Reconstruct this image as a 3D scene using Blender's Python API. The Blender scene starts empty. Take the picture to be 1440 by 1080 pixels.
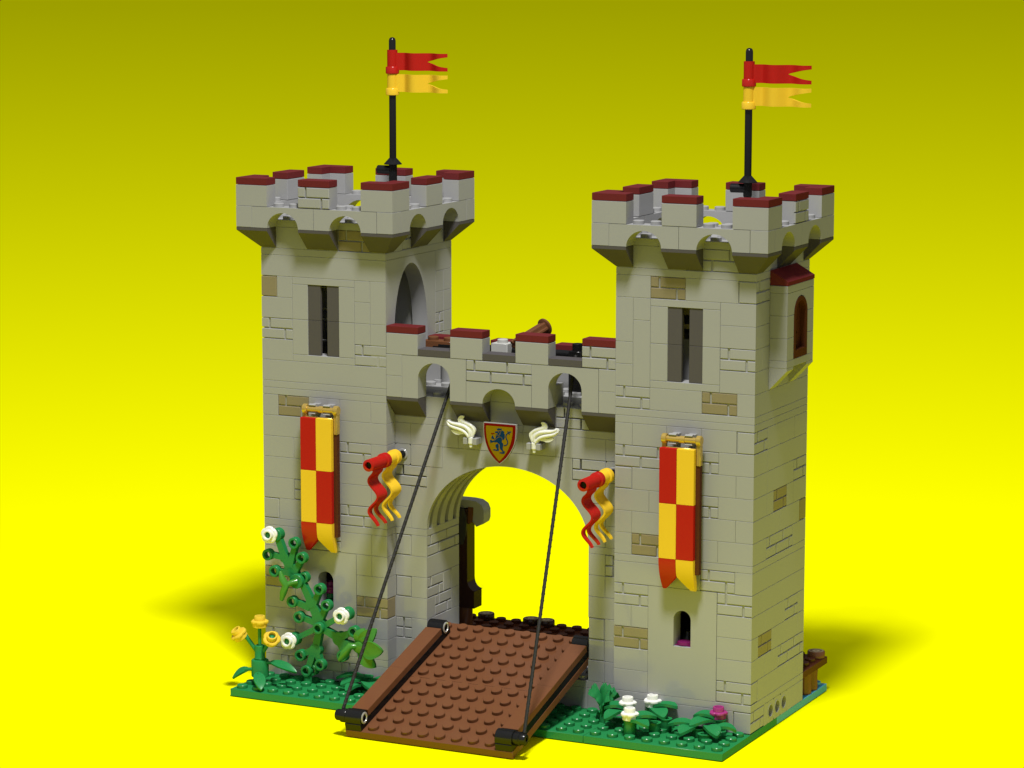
import bpy, bmesh, math, random
from mathutils import Vector, Matrix
random.seed(7)
S = 0.01            # one stud pitch in scene units
PI = math.pi
SC = bpy.context.scene
COL = SC.collection

# ------------------------------------------------------------------ materials
def plastic(name, rgb, rough=0.16, bump=0.0, metal=0.0, spec=0.26, var=0.03, trans=0.0):
    m = bpy.data.materials.new(name); m.use_nodes = True
    nt = m.node_tree; b = nt.nodes['Principled BSDF']
    tc = nt.nodes.new('ShaderNodeTexCoord')
    n1 = nt.nodes.new('ShaderNodeTexNoise'); n1.inputs['Scale'].default_value = 0.35 / S; n1.inputs['Detail'].default_value = 4
    nt.links.new(tc.outputs['Object'], n1.inputs['Vector'])
    mx = nt.nodes.new('ShaderNodeMix'); mx.data_type = 'RGBA'
    mx.inputs[6].default_value = tuple(c * (1 - var) for c in rgb) + (1,)
    mx.inputs[7].default_value = tuple(min(1, c * (1 + var)) for c in rgb) + (1,)
    nt.links.new(n1.outputs['Fac'], mx.inputs[0]); nt.links.new(mx.outputs[2], b.inputs['Base Color'])
    n2 = nt.nodes.new('ShaderNodeTexNoise'); n2.inputs['Scale'].default_value = 1.5 / S; n2.inputs['Detail'].default_value = 6
    nt.links.new(tc.outputs['Object'], n2.inputs['Vector'])
    mr = nt.nodes.new('ShaderNodeMapRange'); mr.inputs['To Min'].default_value = rough * 0.75; mr.inputs['To Max'].default_value = rough * 1.3
    nt.links.new(n2.outputs['Fac'], mr.inputs['Value']); nt.links.new(mr.outputs['Result'], b.inputs['Roughness'])
    b.inputs['Metallic'].default_value = metal
    b.inputs['IOR'].default_value = 1.5
    if metal: return m
    # plain lacquered look: diffuse body plus a thin, even, sharp reflection
    b.inputs['Specular IOR Level'].default_value = 0.0; b.inputs['Roughness'].default_value = 1
    for l in list(b.inputs['Roughness'].links): nt.links.remove(l)
    gl = nt.nodes.new('ShaderNodeBsdfGlossy'); nt.links.new(mr.outputs['Result'], gl.inputs['Roughness'])
    mix = nt.nodes.new('ShaderNodeMixShader'); mix.inputs[0].default_value = .015 + .09 * spec
    out = [n for n in nt.nodes if n.type == 'OUTPUT_MATERIAL'][0]
    nt.links.new(b.outputs[0], mix.inputs[1]); nt.links.new(gl.outputs[0], mix.inputs[2]); nt.links.new(mix.outputs[0], out.inputs['Surface'])
    return m

STONE = plastic('stone_grey_plastic', (.34, .34, .345), 0.08, spec=.2)
TAN = plastic('dark_tan_plastic', (.25, .21, .13), 0.15)
SLATE = plastic('dark_grey_plastic', (.09, .082, .086), 0.2, spec=.06)
RED_D = plastic('dark_red_plastic', (.14, .021, .023), 0.18, spec=.15)
GREEN = plastic('green_plastic', (.018, .205, .062), 0.26, spec=.16)
GREEN_L = plastic('bright_green_plastic', (.055, .23, .03), 0.17)
AZURE = plastic('azure_plastic', (.08, .36, .52), 0.13)
BROWN = plastic('reddish_brown_plastic', (.155, .062, .028), 0.15)
BROWN_D = plastic('dark_brown_plastic', (.045, .018, .011), 0.16)
BROWN_M = plastic('nut_brown_plastic', (.085, .026, .012), 0.2, spec=.15)
BLACK = plastic('black_plastic', (.009, .009, .010), 0.2)
ROPE = plastic('black_cord', (.012, .011, .011), 0.6)
RED = plastic('bright_red_plastic', (.44, .014, .010), 0.2, spec=.14)
YEL = plastic('bright_yellow_plastic', (.82, .53, .03), 0.2, spec=.14)
YEL_F = plastic('flower_yellow_plastic', (.74, .51, .04), 0.16)
WHITE = plastic('white_plastic', (.80, .80, .76), 0.16)
PALE = plastic('pale_grey_plastic', (.50, .50, .48), 0.2, spec=.15)
GOLD = plastic('pearl_gold_plastic', (.56, .385, .10), 0.25, metal=0.45)
SILVER = plastic('silver_pin_plastic', (.55, .55, .53), 0.22, metal=0.5)
MAGENTA = plastic('magenta_plastic', (.33, .035, .18), 0.16)
P_RED = plastic('printed_red', (.15, .0005, .0005), 0.3, spec=.02, var=.01)
P_GOLD = plastic('printed_gold', (.23, .145, .001), 0.3, spec=.02, var=.01)
P_BLUE = plastic('printed_blue', (.001, .028, .085), 0.3, spec=.02, var=.01)
WOODCUT = plastic('log_end_plastic', (.36, .29, .17), 0.3)
PURPLE = plastic('dark_purple_plastic', (.16, .012, .085), 0.16)

def log_end():
    m = plastic('printed_log_end', (.40, .33, .2), .3)
    nt = m.node_tree; b = nt.nodes['Principled BSDF']
    tc = nt.nodes.new('ShaderNodeTexCoord'); w = nt.nodes.new('ShaderNodeTexWave'); w.wave_type = 'RINGS'; w.rings_direction = 'Z'
    w.inputs['Scale'].default_value = 1.1 / S; w.inputs['Distortion'].default_value = 2.0
    nt.links.new(tc.outputs['Object'], w.inputs['Vector'])
    cr = nt.nodes.new('ShaderNodeValToRGB'); cr.color_ramp.elements[0].color = (.16, .10, .05, 1); cr.color_ramp.elements[1].color = (.46, .38, .24, 1)
    nt.links.new(w.outputs['Fac'], cr.inputs[0]); nt.links.new(cr.outputs[0], b.inputs['Base Color'])
    return m
LOGEND = log_end()

def floor_mat(name, col):
    m = bpy.data.materials.new(name); m.use_nodes = True
    b = m.node_tree.nodes['Principled BSDF']
    b.inputs['Base Color'].default_value = col
    b.inputs['Roughness'].default_value = 1; b.inputs['Specular IOR Level'].default_value = 0
    return m
FLOOR = floor_mat('yellow_studio_paper', (.88, .88, 0, 1)); GROUND = floor_mat('low_bounce_outer_ground', (.13, .13, .0, 1))  # GROUND is kept dark to weaken yellow bounce from outside the frame

# ------------------------------------------------------------------ mesh builder
class MB:
    def __init__(s, xf=None):
        s.v = []; s.f = []; s.m = []; s.xf = xf
    def add(s, vs, fs, mi=0):
        o = len(s.v)
        if s.xf: vs = [s.xf(*p) for p in vs]
        s.v += [tuple(p) for p in vs]; s.f += [tuple(i + o for i in f) for f in fs]; s.m += [mi] * len(fs)
    def box(s, x0, x1, y0, y1, z0, z1, c=0.0, mi=0, F=None):
        g = F or (lambda x, y, z: (x, y, z))
        if c <= 0:
            vs = [g(x, y, z) for z in (z0, z1) for y in (y0, y1) for x in (x0, x1)]
            s.add(vs, [(0, 2, 3, 1), (4, 5, 7, 6), (0, 1, 5, 4), (2, 6, 7, 3), (0, 4, 6, 2), (1, 3, 7, 5)], mi); return
        vs = []; idx = {}
        for zi, z in enumerate((z0, z1)):
            for yi, y in enumerate((y0, y1)):
                for xi, x in enumerate((x0, x1)):
                    sx, sy, sz = (c if xi == 0 else -c), (c if yi == 0 else -c), (c if zi == 0 else -c)
                    for a, p in (('x', (x, y + sy, z + sz)), ('y', (x + sx, y, z + sz)), ('z', (x + sx, y + sy, z))):
                        idx[(xi, yi, zi, a)] = len(vs); vs.append(g(*p))
        fs = []
        for k in (0, 1):
            fs.append([idx[(k, a, b, 'x')] for a, b in ((0, 0), (1, 0), (1, 1), (0, 1))])
            fs.append([idx[(a, k, b, 'y')] for a, b in ((0, 0), (1, 0), (1, 1), (0, 1))])
            fs.append([idx[(a, b, k, 'z')] for a, b in ((0, 0), (1, 0), (1, 1), (0, 1))])
        for a in (0, 1):
            for b in (0, 1):
                fs.append([idx[(a, b, 0, 'x')], idx[(a, b, 1, 'x')], idx[(a, b, 1, 'y')], idx[(a, b, 0, 'y')]])
                fs.append([idx[(a, 0, b, 'x')], idx[(a, 1, b, 'x')], idx[(a, 1, b, 'z')], idx[(a, 0, b, 'z')]])
                fs.append([idx[(0, a, b, 'y')], idx[(1, a, b, 'y')], idx[(1, a, b, 'z')], idx[(0, a, b, 'z')]])
                for d in (0, 1): fs.append([idx[(a, b, d, 'x')], idx[(a, b, d, 'y')], idx[(a, b, d, 'z')]])
        s.add(vs, fs, mi)
    def slab(s, F, u0, u1, z0, z1, d=.12, w=0., mi=0, m0=False, m1=False, g=.004, c=.018, gz=None):
        gz = g if gz is None else gz
        a0 = u0 + (0 if m0 else g); a1 = u1 - (0 if m1 else g); b0 = z0 + gz; b1 = z1 - gz
        rings = []
        for dep, ins in ((0, c), (c, 0), (d, 0)):
            l = a0 + (dep if m0 else ins); r = a1 - (dep if m1 else ins)
            rings.append([F(l, w - dep, b0 + ins), F(r, w - dep, b0 + ins), F(r, w - dep, b1 - ins), F(l, w - dep, b1 - ins)])
        fs = [(0, 1, 2, 3), (11, 10, 9, 8)]
        for k in (0, 4):
            for i in range(4): fs.append((k + i, k + (i + 1) % 4, k + 4 + (i + 1) % 4, k + 4 + i))
        s.add(sum(rings, []), fs, mi)
    def poly(s, F, pts, w0, w1, mi=0, c=0.0):
        n = len(pts)
        vs = [F(u, w0, z) for u, z in pts] + [F(u, w1, z) for u, z in pts]
        fs = [tuple(range(n)), tuple(range(2 * n - 1, n - 1, -1))] + [(i, (i + 1) % n, n + (i + 1) % n, n + i) for i in range(n)]
        s.add(vs, fs, mi)
    def holed(s, F, u0, u1, z0, z1, uc, zc, r, w0, w1, mi=0, n=32, g=.01):
        u0 += g; u1 -= g; z0 += g; z1 -= g
        vs = []
        for w in (w0, w1):
            for i in range(n):
                a = 2 * PI * i / n; cx, cz = math.cos(a), math.sin(a)
                vs.append(F(uc + r * cx, w, zc + r * cz))
            for i in range(n):
                a = 2 * PI * (i) / n; cx, cz = math.cos(a), math.sin(a)
                t = min(((u1 - uc) if cx > 0 else (uc - u0)) / max(abs(cx), 1e-6), ((z1 - zc) if cz > 0 else (zc - z0)) / max(abs(cz), 1e-6))
                vs.append(F(uc + t * cx, w, zc + t * cz))
        # corners are added so the outline stays rectangular
        fs = []
        for i in range(n):
            j = (i + 1) % n
            fs += [(i, j, n + j, n + i), (2 * n + i, 3 * n + i, 3 * n + j, 2 * n + j), (i, 2 * n + i, 2 * n + j, j), (n + i, n + j, 3 * n + j, 3 * n + i)]
        s.add(vs, fs, mi)
    def lathe(s, o, ax, prof, n=24, mi=0, closed=False, smooth=True):
        ax = Vector(ax).normalized(); t = Vector((1, 0, 0)) if abs(ax.x) < .9 else Vector((0, 1, 0))
        e1 = ax.cross(t).normalized(); e2 = ax.cross(e1); o = Vector(o)
        vs = []; k = len(prof)
        for r, h in prof:
            for i in range(n):
                a = 2 * PI * i / n
                vs.append(tuple(o + ax * h + (e1 * math.cos(a) + e2 * math.sin(a)) * r))
        fs = []
        for q in range(k if closed else k - 1):
            p = (q + 1) % k
            for i in range(n):
                j = (i + 1) % n; fs.append((q * n + i, q * n + j, p * n + j, p * n + i))
        if not closed:
            if prof[0][0] > 1e-5: fs.append(tuple(range(n))[::-1])
            if prof[-1][0] > 1e-5: fs.append(tuple(range((k - 1) * n, k * n)))
        s.add(vs, fs, mi)
    def cyl(s, p0, p1, r, r1=None, n=20, mi=0, c=0.03):
        r1 = r if r1 is None else r1
        d = Vector(p1) - Vector(p0); L = d.length; c = min(c, L / 3, r / 2)
        s.lathe(p0, d, [(r - c, 0), (r, c), (r1, L - c), (r1 - c, L)], n, mi)
    def pipe(s, p0, p1, ro, ri, n=24, mi=0):
        d = Vector(p1) - Vector(p0); L = d.length; c = .03
        s.lathe(p0, d, [(ri, 0), (ro - c, 0), (ro, c), (ro, L - c), (ro - c, L), (ri, L)], n, mi, closed=True)
    def tube(s, path, rad, n=10, mi=0, flat=1.0, up=None):
        P = [Vector(p) for p in path]; vs = []; k = len(P)
        for i, p in enumerate(P):
            t = (P[min(i + 1, k - 1)] - P[max(i - 1, 0)]).normalized()
            u = Vector(up) if up else (Vector((0, 0, 1)) if abs(t.z) < .9 else Vector((1, 0, 0)))
            e1 = t.cross(u).normalized(); e2 = t.cross(e1)
            r = rad[i] if isinstance(rad, (list, tuple)) else rad
            for j in range(n):
                a = 2 * PI * j / n; vs.append(tuple(p + e1 * math.cos(a) * r + e2 * math.sin(a) * r * flat))
        fs = [tuple(range(n))[::-1], tuple(range((k - 1) * n, k * n))]
        for q in range(k - 1):
            for i in range(n):
                j = (i + 1) % n; fs.append((q * n + i, q * n + j, (q + 1) * n + j, (q + 1) * n + i))
        s.add(vs, fs, mi)
    def stud(s, x, y, z, mi=0):
        s.lathe((x, y, z - .01), (0, 0, 1), [(.3, 0), (.3, .18), (.272, .21), (0, .21)], 20, mi)
    def studs(s, x0, x1, y0, y1, z, mi=0, skip=None):
        for i in range(int(round(x1 - x0))):
            for j in range(int(round(y1 - y0))):
                x, y = x0 + i + .5, y0 + j + .5
                if skip and skip(x, y): continue
                s.stud(x, y, z, mi)
    def build(s, name, mats, parent=None, smooth=False):
        if not isinstance(mats, (list, tuple)): mats = [mats]
        o = ORI.get(parent.name, (0, 0, 0)) if parent else (0, 0, 0)
        me = bpy.data.meshes.new(name)
        me.from_pydata([((x - o[0]) * S, (y - o[1]) * S, (z - o[2]) * S) for x, y, z in s.v], [], s.f)
        for m in mats: me.materials.append(m)
        me.polygons.foreach_set('material_index', s.m)
        bm = bmesh.new(); bm.from_mesh(me); bmesh.ops.recalc_face_normals(bm, faces=bm.faces); bm.to_mesh(me); bm.free()
        if smooth:
            me.shade_smooth(); me.set_sharp_from_angle(angle=math.radians(38))
        ob = bpy.data.objects.new(name, me); COL.objects.link(ob)
        if parent: ob.parent = parent; ORI[ob.name] = o
        return ob
ORI = {}
def thing(name, label, cat, o=(0, 0, 0), group=None):
    e = bpy.data.objects.new(name, None); COL.objects.link(e); e.empty_display_size = S
    e.location = Vector(o) * S; ORI[e.name] = o
    e['label'] = label; e['category'] = cat
    if group: e['group'] = group
    return e
def tag(o, label, cat, group=None, kind=None):
    if label: o['label'] = label
    if cat: o['category'] = cat
    if group: o['group'] = group
    if kind: o['kind'] = kind
    return o
def copy_tree(o, parent=None):
    c = o.copy(); COL.objects.link(c)
    if parent: c.parent = parent
    for ch in list(o.children): copy_tree(ch, c)
    return c

def Ffront(x0, y0): return lambda u, w, z: (x0 + u, y0 - w, z)
def Fright(x0, y0): return lambda u, w, z: (x0 + w, y0 + u, z)
def Fback(x1, y1): return lambda u, w, z: (x1 - u, y1 + w, z)
def Fleft(x0, y1): return lambda u, w, z: (x0 - w, y1 - u, z)

def masonry(mb, F, u0, u1, z0, z1, mi, m0=False, m1=False):
    h = (z1 - z0) / 2; n = int(round(u1 - u0)); gr = .05
    for row, first in ((1, .5), (0, 1.5)):
        cuts = [0] + [c for c in [first + 2 * k for k in range(8)] if c < n - .01] + [n]
        if n == 1 and row == 0: cuts = [0, 1] if False else [0, .5, 1]
        a, b = z0 + row * h, z0 + (row + 1) * h
        for i in range(len(cuts) - 1):
            l, r = u0 + cuts[i], u0 + cuts[i + 1]
            fl = i == 0; lr = i == len(cuts) - 2
            mb.slab(F, l + (0 if fl else gr - .004), r - (0 if lr else gr - .004), a + gr * .75, b - gr * .75 + .02, mi=mi, m0=m0 and fl, m1=m1 and lr, c=.034)

def rows(mb, F, U, spec, z0, z1):
    """spec: list of (u0,u1,type)"""
    pos = 0
    for u0, u1, t in spec:
        m0 = abs(u0) < 1e-6 and U[2]; m1 = abs(u1 - U[1]) < 1e-6 and U[3]
        if t == 'x': continue
        if t in 'mt': masonry(mb, F, u0, u1, z0, z1, 1 if t == 't' else 0, m0, m1)
        elif t in 'eT':
            mi = 1 if t == 'T' else 0
            mb.slab(F, u0, u1, z0, z1, mi=mi, m0=m0, m1=m1, g=.022, c=.05)
        else: mb.slab(F, u0, u1, z0, z1, mi=0, m0=m0, m1=m1)

def parse(st):
    out = []
    for p in st.split():
        t = p[-1]; a, b = p[:-1].split('-'); out.append((float(a), float(b), t))
    return out

LV = [(.4, 1.6), (1.6, 2.0), (2.0, 3.2), (3.2, 4.4), (4.4, 5.6), (5.6, 6.8), (6.8, 8), (8, 9.2), (9.2, 9.6), (9.6, 10.8), (10.8, 12), (12, 13.2),
      (13.2, 14.4), (14.4, 15.6), (15.6, 16.8), (16.8, 17.2), (17.2, 17.6), (17.6, 18.8), (18.8, 20), (20, 21.2), (21.2, 22.4), (22.4, 23.6),
      (23.6, 24.8), (24.8, 25.2), (25.2, 26.4), (26.4, 26.8)]
def core(mb, F, U, Z, holes, d0=.075, d1=1.0, mi=0):
    us = sorted(set([U[0], U[1]] + [h[0] for h in holes] + [h[1] for h in holes]))
    zs = sorted(set([Z[0], Z[1]] + [h[2] for h in holes] + [h[3] for h in holes]))
    for i in range(len(us) - 1):
        for j in range(len(zs) - 1):
            u, z = (us[i] + us[i + 1]) / 2, (zs[j] + zs[j + 1]) / 2
            if any(h[0] < u < h[1] and h[2] < z < h[3] for h in holes): continue
            a, b = us[i], us[i + 1]
            vs = [F(uu, ww, zz) for zz in (zs[j], zs[j + 1]) for ww in (-d0, -d1) for uu in (a, b)]
            mb.add(vs, [(0, 2, 3, 1), (4, 5, 7, 6), (0, 1, 5, 4), (2, 6, 7, 3), (0, 4, 6, 2), (1, 3, 7, 5)], mi)

def arc(uc, zc, a, b, t0, t1, n=24):
    return [(uc + a * math.cos(t0 + (t1 - t0) * i / n), zc + b * math.sin(t0 + (t1 - t0) * i / n)) for i in range(n + 1)]

castle = thing('castle', 'grey stone brick castle gate with two crenellated towers joined by an arched gateway', 'castle', (15, 4, .4))

L_FRONT = ['0-1. 1-3m 3-5m 5-7m 7-8.', '0-8.', '0-2m 2-6x 6-8.', '0-2. 2-6x 6-8.', '0-2. 2-6x 6-8t', '0-2t 2-6x 6-8.', '0-2. 2-6x 6-7. 7-8.',
  '0-3. 3-5m 5-7. 7-8.', '0-8.', '0-1e 1-5. 5-7m 7-8.', '0-2. 2-4m 4-7. 7-8.', '0-4. 4-8.', '0-2. 2-5. 5-7m 7-8.', '0-4. 4-8.',
  '0-1. 1-3t 3-5. 5-7. 7-8.', '0-8.', '0-8.', '0-8.', '0-2. 2-6x 6-8m', '0-2m 2-6x 6-7. 7-8.', '0-2. 2-6x 6-7. 7-8x', '0-1T 1-2. 2-6x 6-7. 7-8x',
  '0-8.', '0-8.', '0-5. 5-7t 7-8.', '0-8.']
L_SIDE = ['0-1. 1-8.', '0-8.', '0-1. 1-8.', '0-1. 1-8.', '0-1T 1-8.', '0-1. 1-8.', '0-1. 1-8.', '0-8.', '0-8.', '0-1. 1-8.', '0-8.', '0-8.', '0-8.', '0-8.',
  '0-8.', '0-8.', '0-8.', '0-8.', '0-6x 6-8.', '0-6x 6-7m 7-8.', '0-6x 6-7. 7-8.', '0-6x 6-7. 7-8.', '0-6x 6-8.', '0-8.', '0-2. 2-4m 4-8.', '0-8.']
R_FRONT = ['0-1. 1-3. 3-7. 7-8e', '0-8.', '0-2. 2-6x 6-8m', '0-2. 2-6x 6-8.', '0-2t 2-6x 6-8.', '0-1. 1-2. 2-6x 6-8.', '0-2m 2-6x 6-8m', '0-5. 5-7m 7-8.', '0-8.',
  '0-1. 1-3t 3-6. 6-8.', '0-1. 1-4. 4-7. 7-8.', '0-2. 2-4. 4-6m 6-8.', '0-1e 1-4. 4-7. 7-8.', '0-6m 6-8.', '0-1. 1-3. 3-5. 5-7. 7-8e', '0-8.', '0-8.',
  '0-2m 2-5. 5-7t 7-8.', '0-1. 1-2x 2-6x 6-8.', '0-1. 1-2x 2-6x 6-8m', '0-1x 1-2x 2-6x 6-8.', '0-1x 1-2. 2-6x 6-8.', '0-2. 2-4t 4-7. 7-8e', '0-8.', '0-4. 4-8m', '0-8.']
R_SIDE = ['0-2m 2-6x 6-8.', '0-8.', '0-1e 1-7. 7-8.', '0-2. 2-4. 4-8m', '0-1. 1-3t 3-7. 7-8.', '0-2. 2-5. 5-7m 7-8.', '0-1. 1-8.', '0-8.', '0-8.',
  '0-2. 2-6m 6-8.', '0-4. 4-7. 7-8T', '0-2. 2-3. 3-5t 5-6. 6-8.', '0-2. 2-6. 6-8m', '0-2. 2-8.', '0-2m 2-6. 6-8.', '0-8.', '0-8.', '0-8.', '0-2. 2-6. 6-8.',
  '0-1. 1-6. 6-8m', '0-2. 2-6. 6-8.', '0-2. 2-6. 6-8.', '0-2m 2-6. 6-8.', '0-8.', '0-2. 2-4m 4-8.', '0-8.']
def rnd_rows():
    out = []
    for z0, z1 in LV:
        if z1 - z0 < .5: out.append('0-8.'); continue
        u = 0; s = []
        while u < 8:
            n = min(8 - u, random.choice((1, 2, 2, 3, 4))); t = random.choice('...mt.m') if n == 2 else '.'
            s.append('%d-%d%s' % (u, u + n, t)); u += n
        out.append(' '.join(s))
    return out

def battlement(tower, X, masonry_merlons=()):
    """corbels, arched parapet, merlons and caps of one tower; X = tower's left edge (8x8 body, 10x10 top)"""
    sides = [Ffront(X - 1, -1), Fright(X + 9, -1), Fback(X + 9, 9), Fleft(X - 1, 9)]
    par = MB()
    for k, F in enumerate(sides):
        for (a, b) in ((0, 1), (9, 10)):
            par.slab(F, a, b, 26.4, 27.6, d=1.0 if False else .99, m0=(a == 0), m1=(b == 10))
        for a in (1, 5):
            pts = [(a + .012, 26.41), (a + 1, 26.41)] + arc(a + 2, 26.42, 1, .88, PI, 0, 20) + [(a + 3.988, 26.41), (a + 3.988, 27.588), (a + .012, 27.588)]
            # drop the duplicated spring points
            pts = [pts[0]] + arc(a + 2, 26.41, 1, .88, PI, 0, 24) + [(a + 3.988, 26.41), (a + 3.988, 27.588), (a + .012, 27.588)]
            par.poly(F, pts, 0, -1)
    # stud row on the parapet top between merlons
    def mer(u): return (u < 2) or (4 < u < 6) or (u > 8)
    for i in range(10):
        if not mer(i + .5):
            par.stud(X - 1 + i + .5, -.5, 27.6); par.stud(X - 1 + i + .5, 8.5, 27.6)
            par.stud(X - .5, -1 + i + .5, 27.6); par.stud(X + 8.5, -1 + i + .5, 27.6)
    par.build('parapet', [STONE, TAN], tower, smooth=True)
    # corbels
    lip = .16
    for k, F in enumerate(sides):
        mb = MB()
        for a, b in ((4, 6),):
            u0, u1 = a + .01, b - .01
            prof = [(0, 26.39), (0, 26.39 - lip), (-1.0, 25.21), (-1.99 + 1, 26.39)]
            vs = [F(u, w, z) for u in (u0, u1) for w, z in ((0, 26.39), (0, 26.39 - lip), (-.995, 25.22), (-.995, 26.39))]
            mb.add(vs, [(0, 1, 2, 3), (7, 6, 5, 4), (0, 4, 5, 1), (1, 5, 6, 2), (2, 6, 7, 3), (3, 7, 4, 0)])
        mb.build('corbel', SLATE, tower)
    for cx, sx in ((X - 1, 1), (X + 9, -1)):
        for cy, sy in ((-1, 1), (9, -1)):
            mb = MB(); e = .01
            g = lambda u, v, z: (cx + sx * u, cy + sy * v, z)
            top = [(0, 0), (2 - e, 0), (2 - e, 2 - e), (0, 2 - e)]
            # two arms of the corner corbel around the tower's corner
            vs = [g(0, 0, 26.39), g(2 - e, 0, 26.39), g(2 - e, .995, 26.39), g(.995, .995, 26.39), g(.995, 2 - e, 26.39), g(0, 2 - e, 26.39),
                  g(0, 0, 26.39 - lip), g(2 - e, 0, 26.39 - lip), g(2 - e, .995, 25.22), g(.995, .995, 25.22), g(.995, 2 - e, 25.22), g(0, 2 - e, 26.39 - lip)]
            mb.add(vs, [(0, 1, 2, 3), (0, 3, 4, 5), (0, 1, 7, 6), (0, 6, 11, 5), (1, 2, 8, 7), (5, 11, 10, 4), (6, 7, 8, 9), (6, 9, 10, 11), (2, 3, 9, 8), (3, 4, 10, 9)])
            mb.build('corbel', SLATE, tower)
    # merlons: mid ones 2 wide, corners L-shaped
    for k, F in enumerate(sides):
        mb = MB()
        if k in masonry_merlons:
            masonry(mb, F, 4, 6, 27.6, 28.8, 0)
            mb.box(4.02, 5.98, -.11, -.99, 27.61, 28.79, F=lambda x, y, z, F=F: F(x, y, z))
        else:
            mb.box(4.012, 5.988, -.99, -.005, 27.612, 28.788, c=.02, F=lambda x, y, z, F=F: F(x, y, z))
        mb.build('merlon', [STONE, TAN], tower)
        mb = MB(); mb.box(4.01, 5.99, -.99, -.005, 28.81, 29.2, c=.025, F=lambda x, y, z, F=F: F(x, y, z)); mb.build('cap', RED_D, tower)
    for cx, sx in ((X - 1, 1), (X + 9, -1)):
        for cy, sy in ((-1, 1), (9, -1)):
            for nm, z0, z1, m in (('merlon', 27.612, 28.788, STONE), ('cap', 28.81, 29.2, RED_D)):
                mb = MB()
                pts = [(0.005, 0.005), (1.985, 0.005), (1.985, .99), (.99, .99), (.99, 1.985), (0.005, 1.985)]
                c = .022
                n = 6
                ins = [(0.005 + c, 0.005 + c), (1.985 - c, 0.005 + c), (1.985 - c, .99 - c), (.99 - c, .99 - c), (.99 - c, 1.985 - c), (0.005 + c, 1.985 - c)]
                vs = [(cx + sx * u, cy + sy * v, z0) for u, v in pts] + [(cx + sx * u, cy + sy * v, z1 - c) for u, v in pts] + [(cx + sx * u, cy + sy * v, z1) for u, v in ins]
                fs = [tuple(range(n)), tuple(range(2 * n, 3 * n))]
                for q in (0, n):
                    for i in range(n): fs.append((q + i, q + (i + 1) % n, q + n + (i + 1) % n, q + n + i))
                mb.add(vs, fs); mb.build(nm, m, tower)

def arrow_slit(tower, F, u0):
    """F-plane, opening 2 wide starting at u0+1, z 19.2-23.2"""
    mb = MB()
    for a, b in ((u0 + 1, u0 + 1.8), (u0 + 2.22, u0 + 3)):
        for z0, z1 in ((19.2, 21.2), (21.2, 23.2)):
            mb.slab(F, a, b, z0, z1, d=.2, w=-.05, g=.008, c=.012)
    return mb.build('arrow_slit', SLATE, tower)

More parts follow.
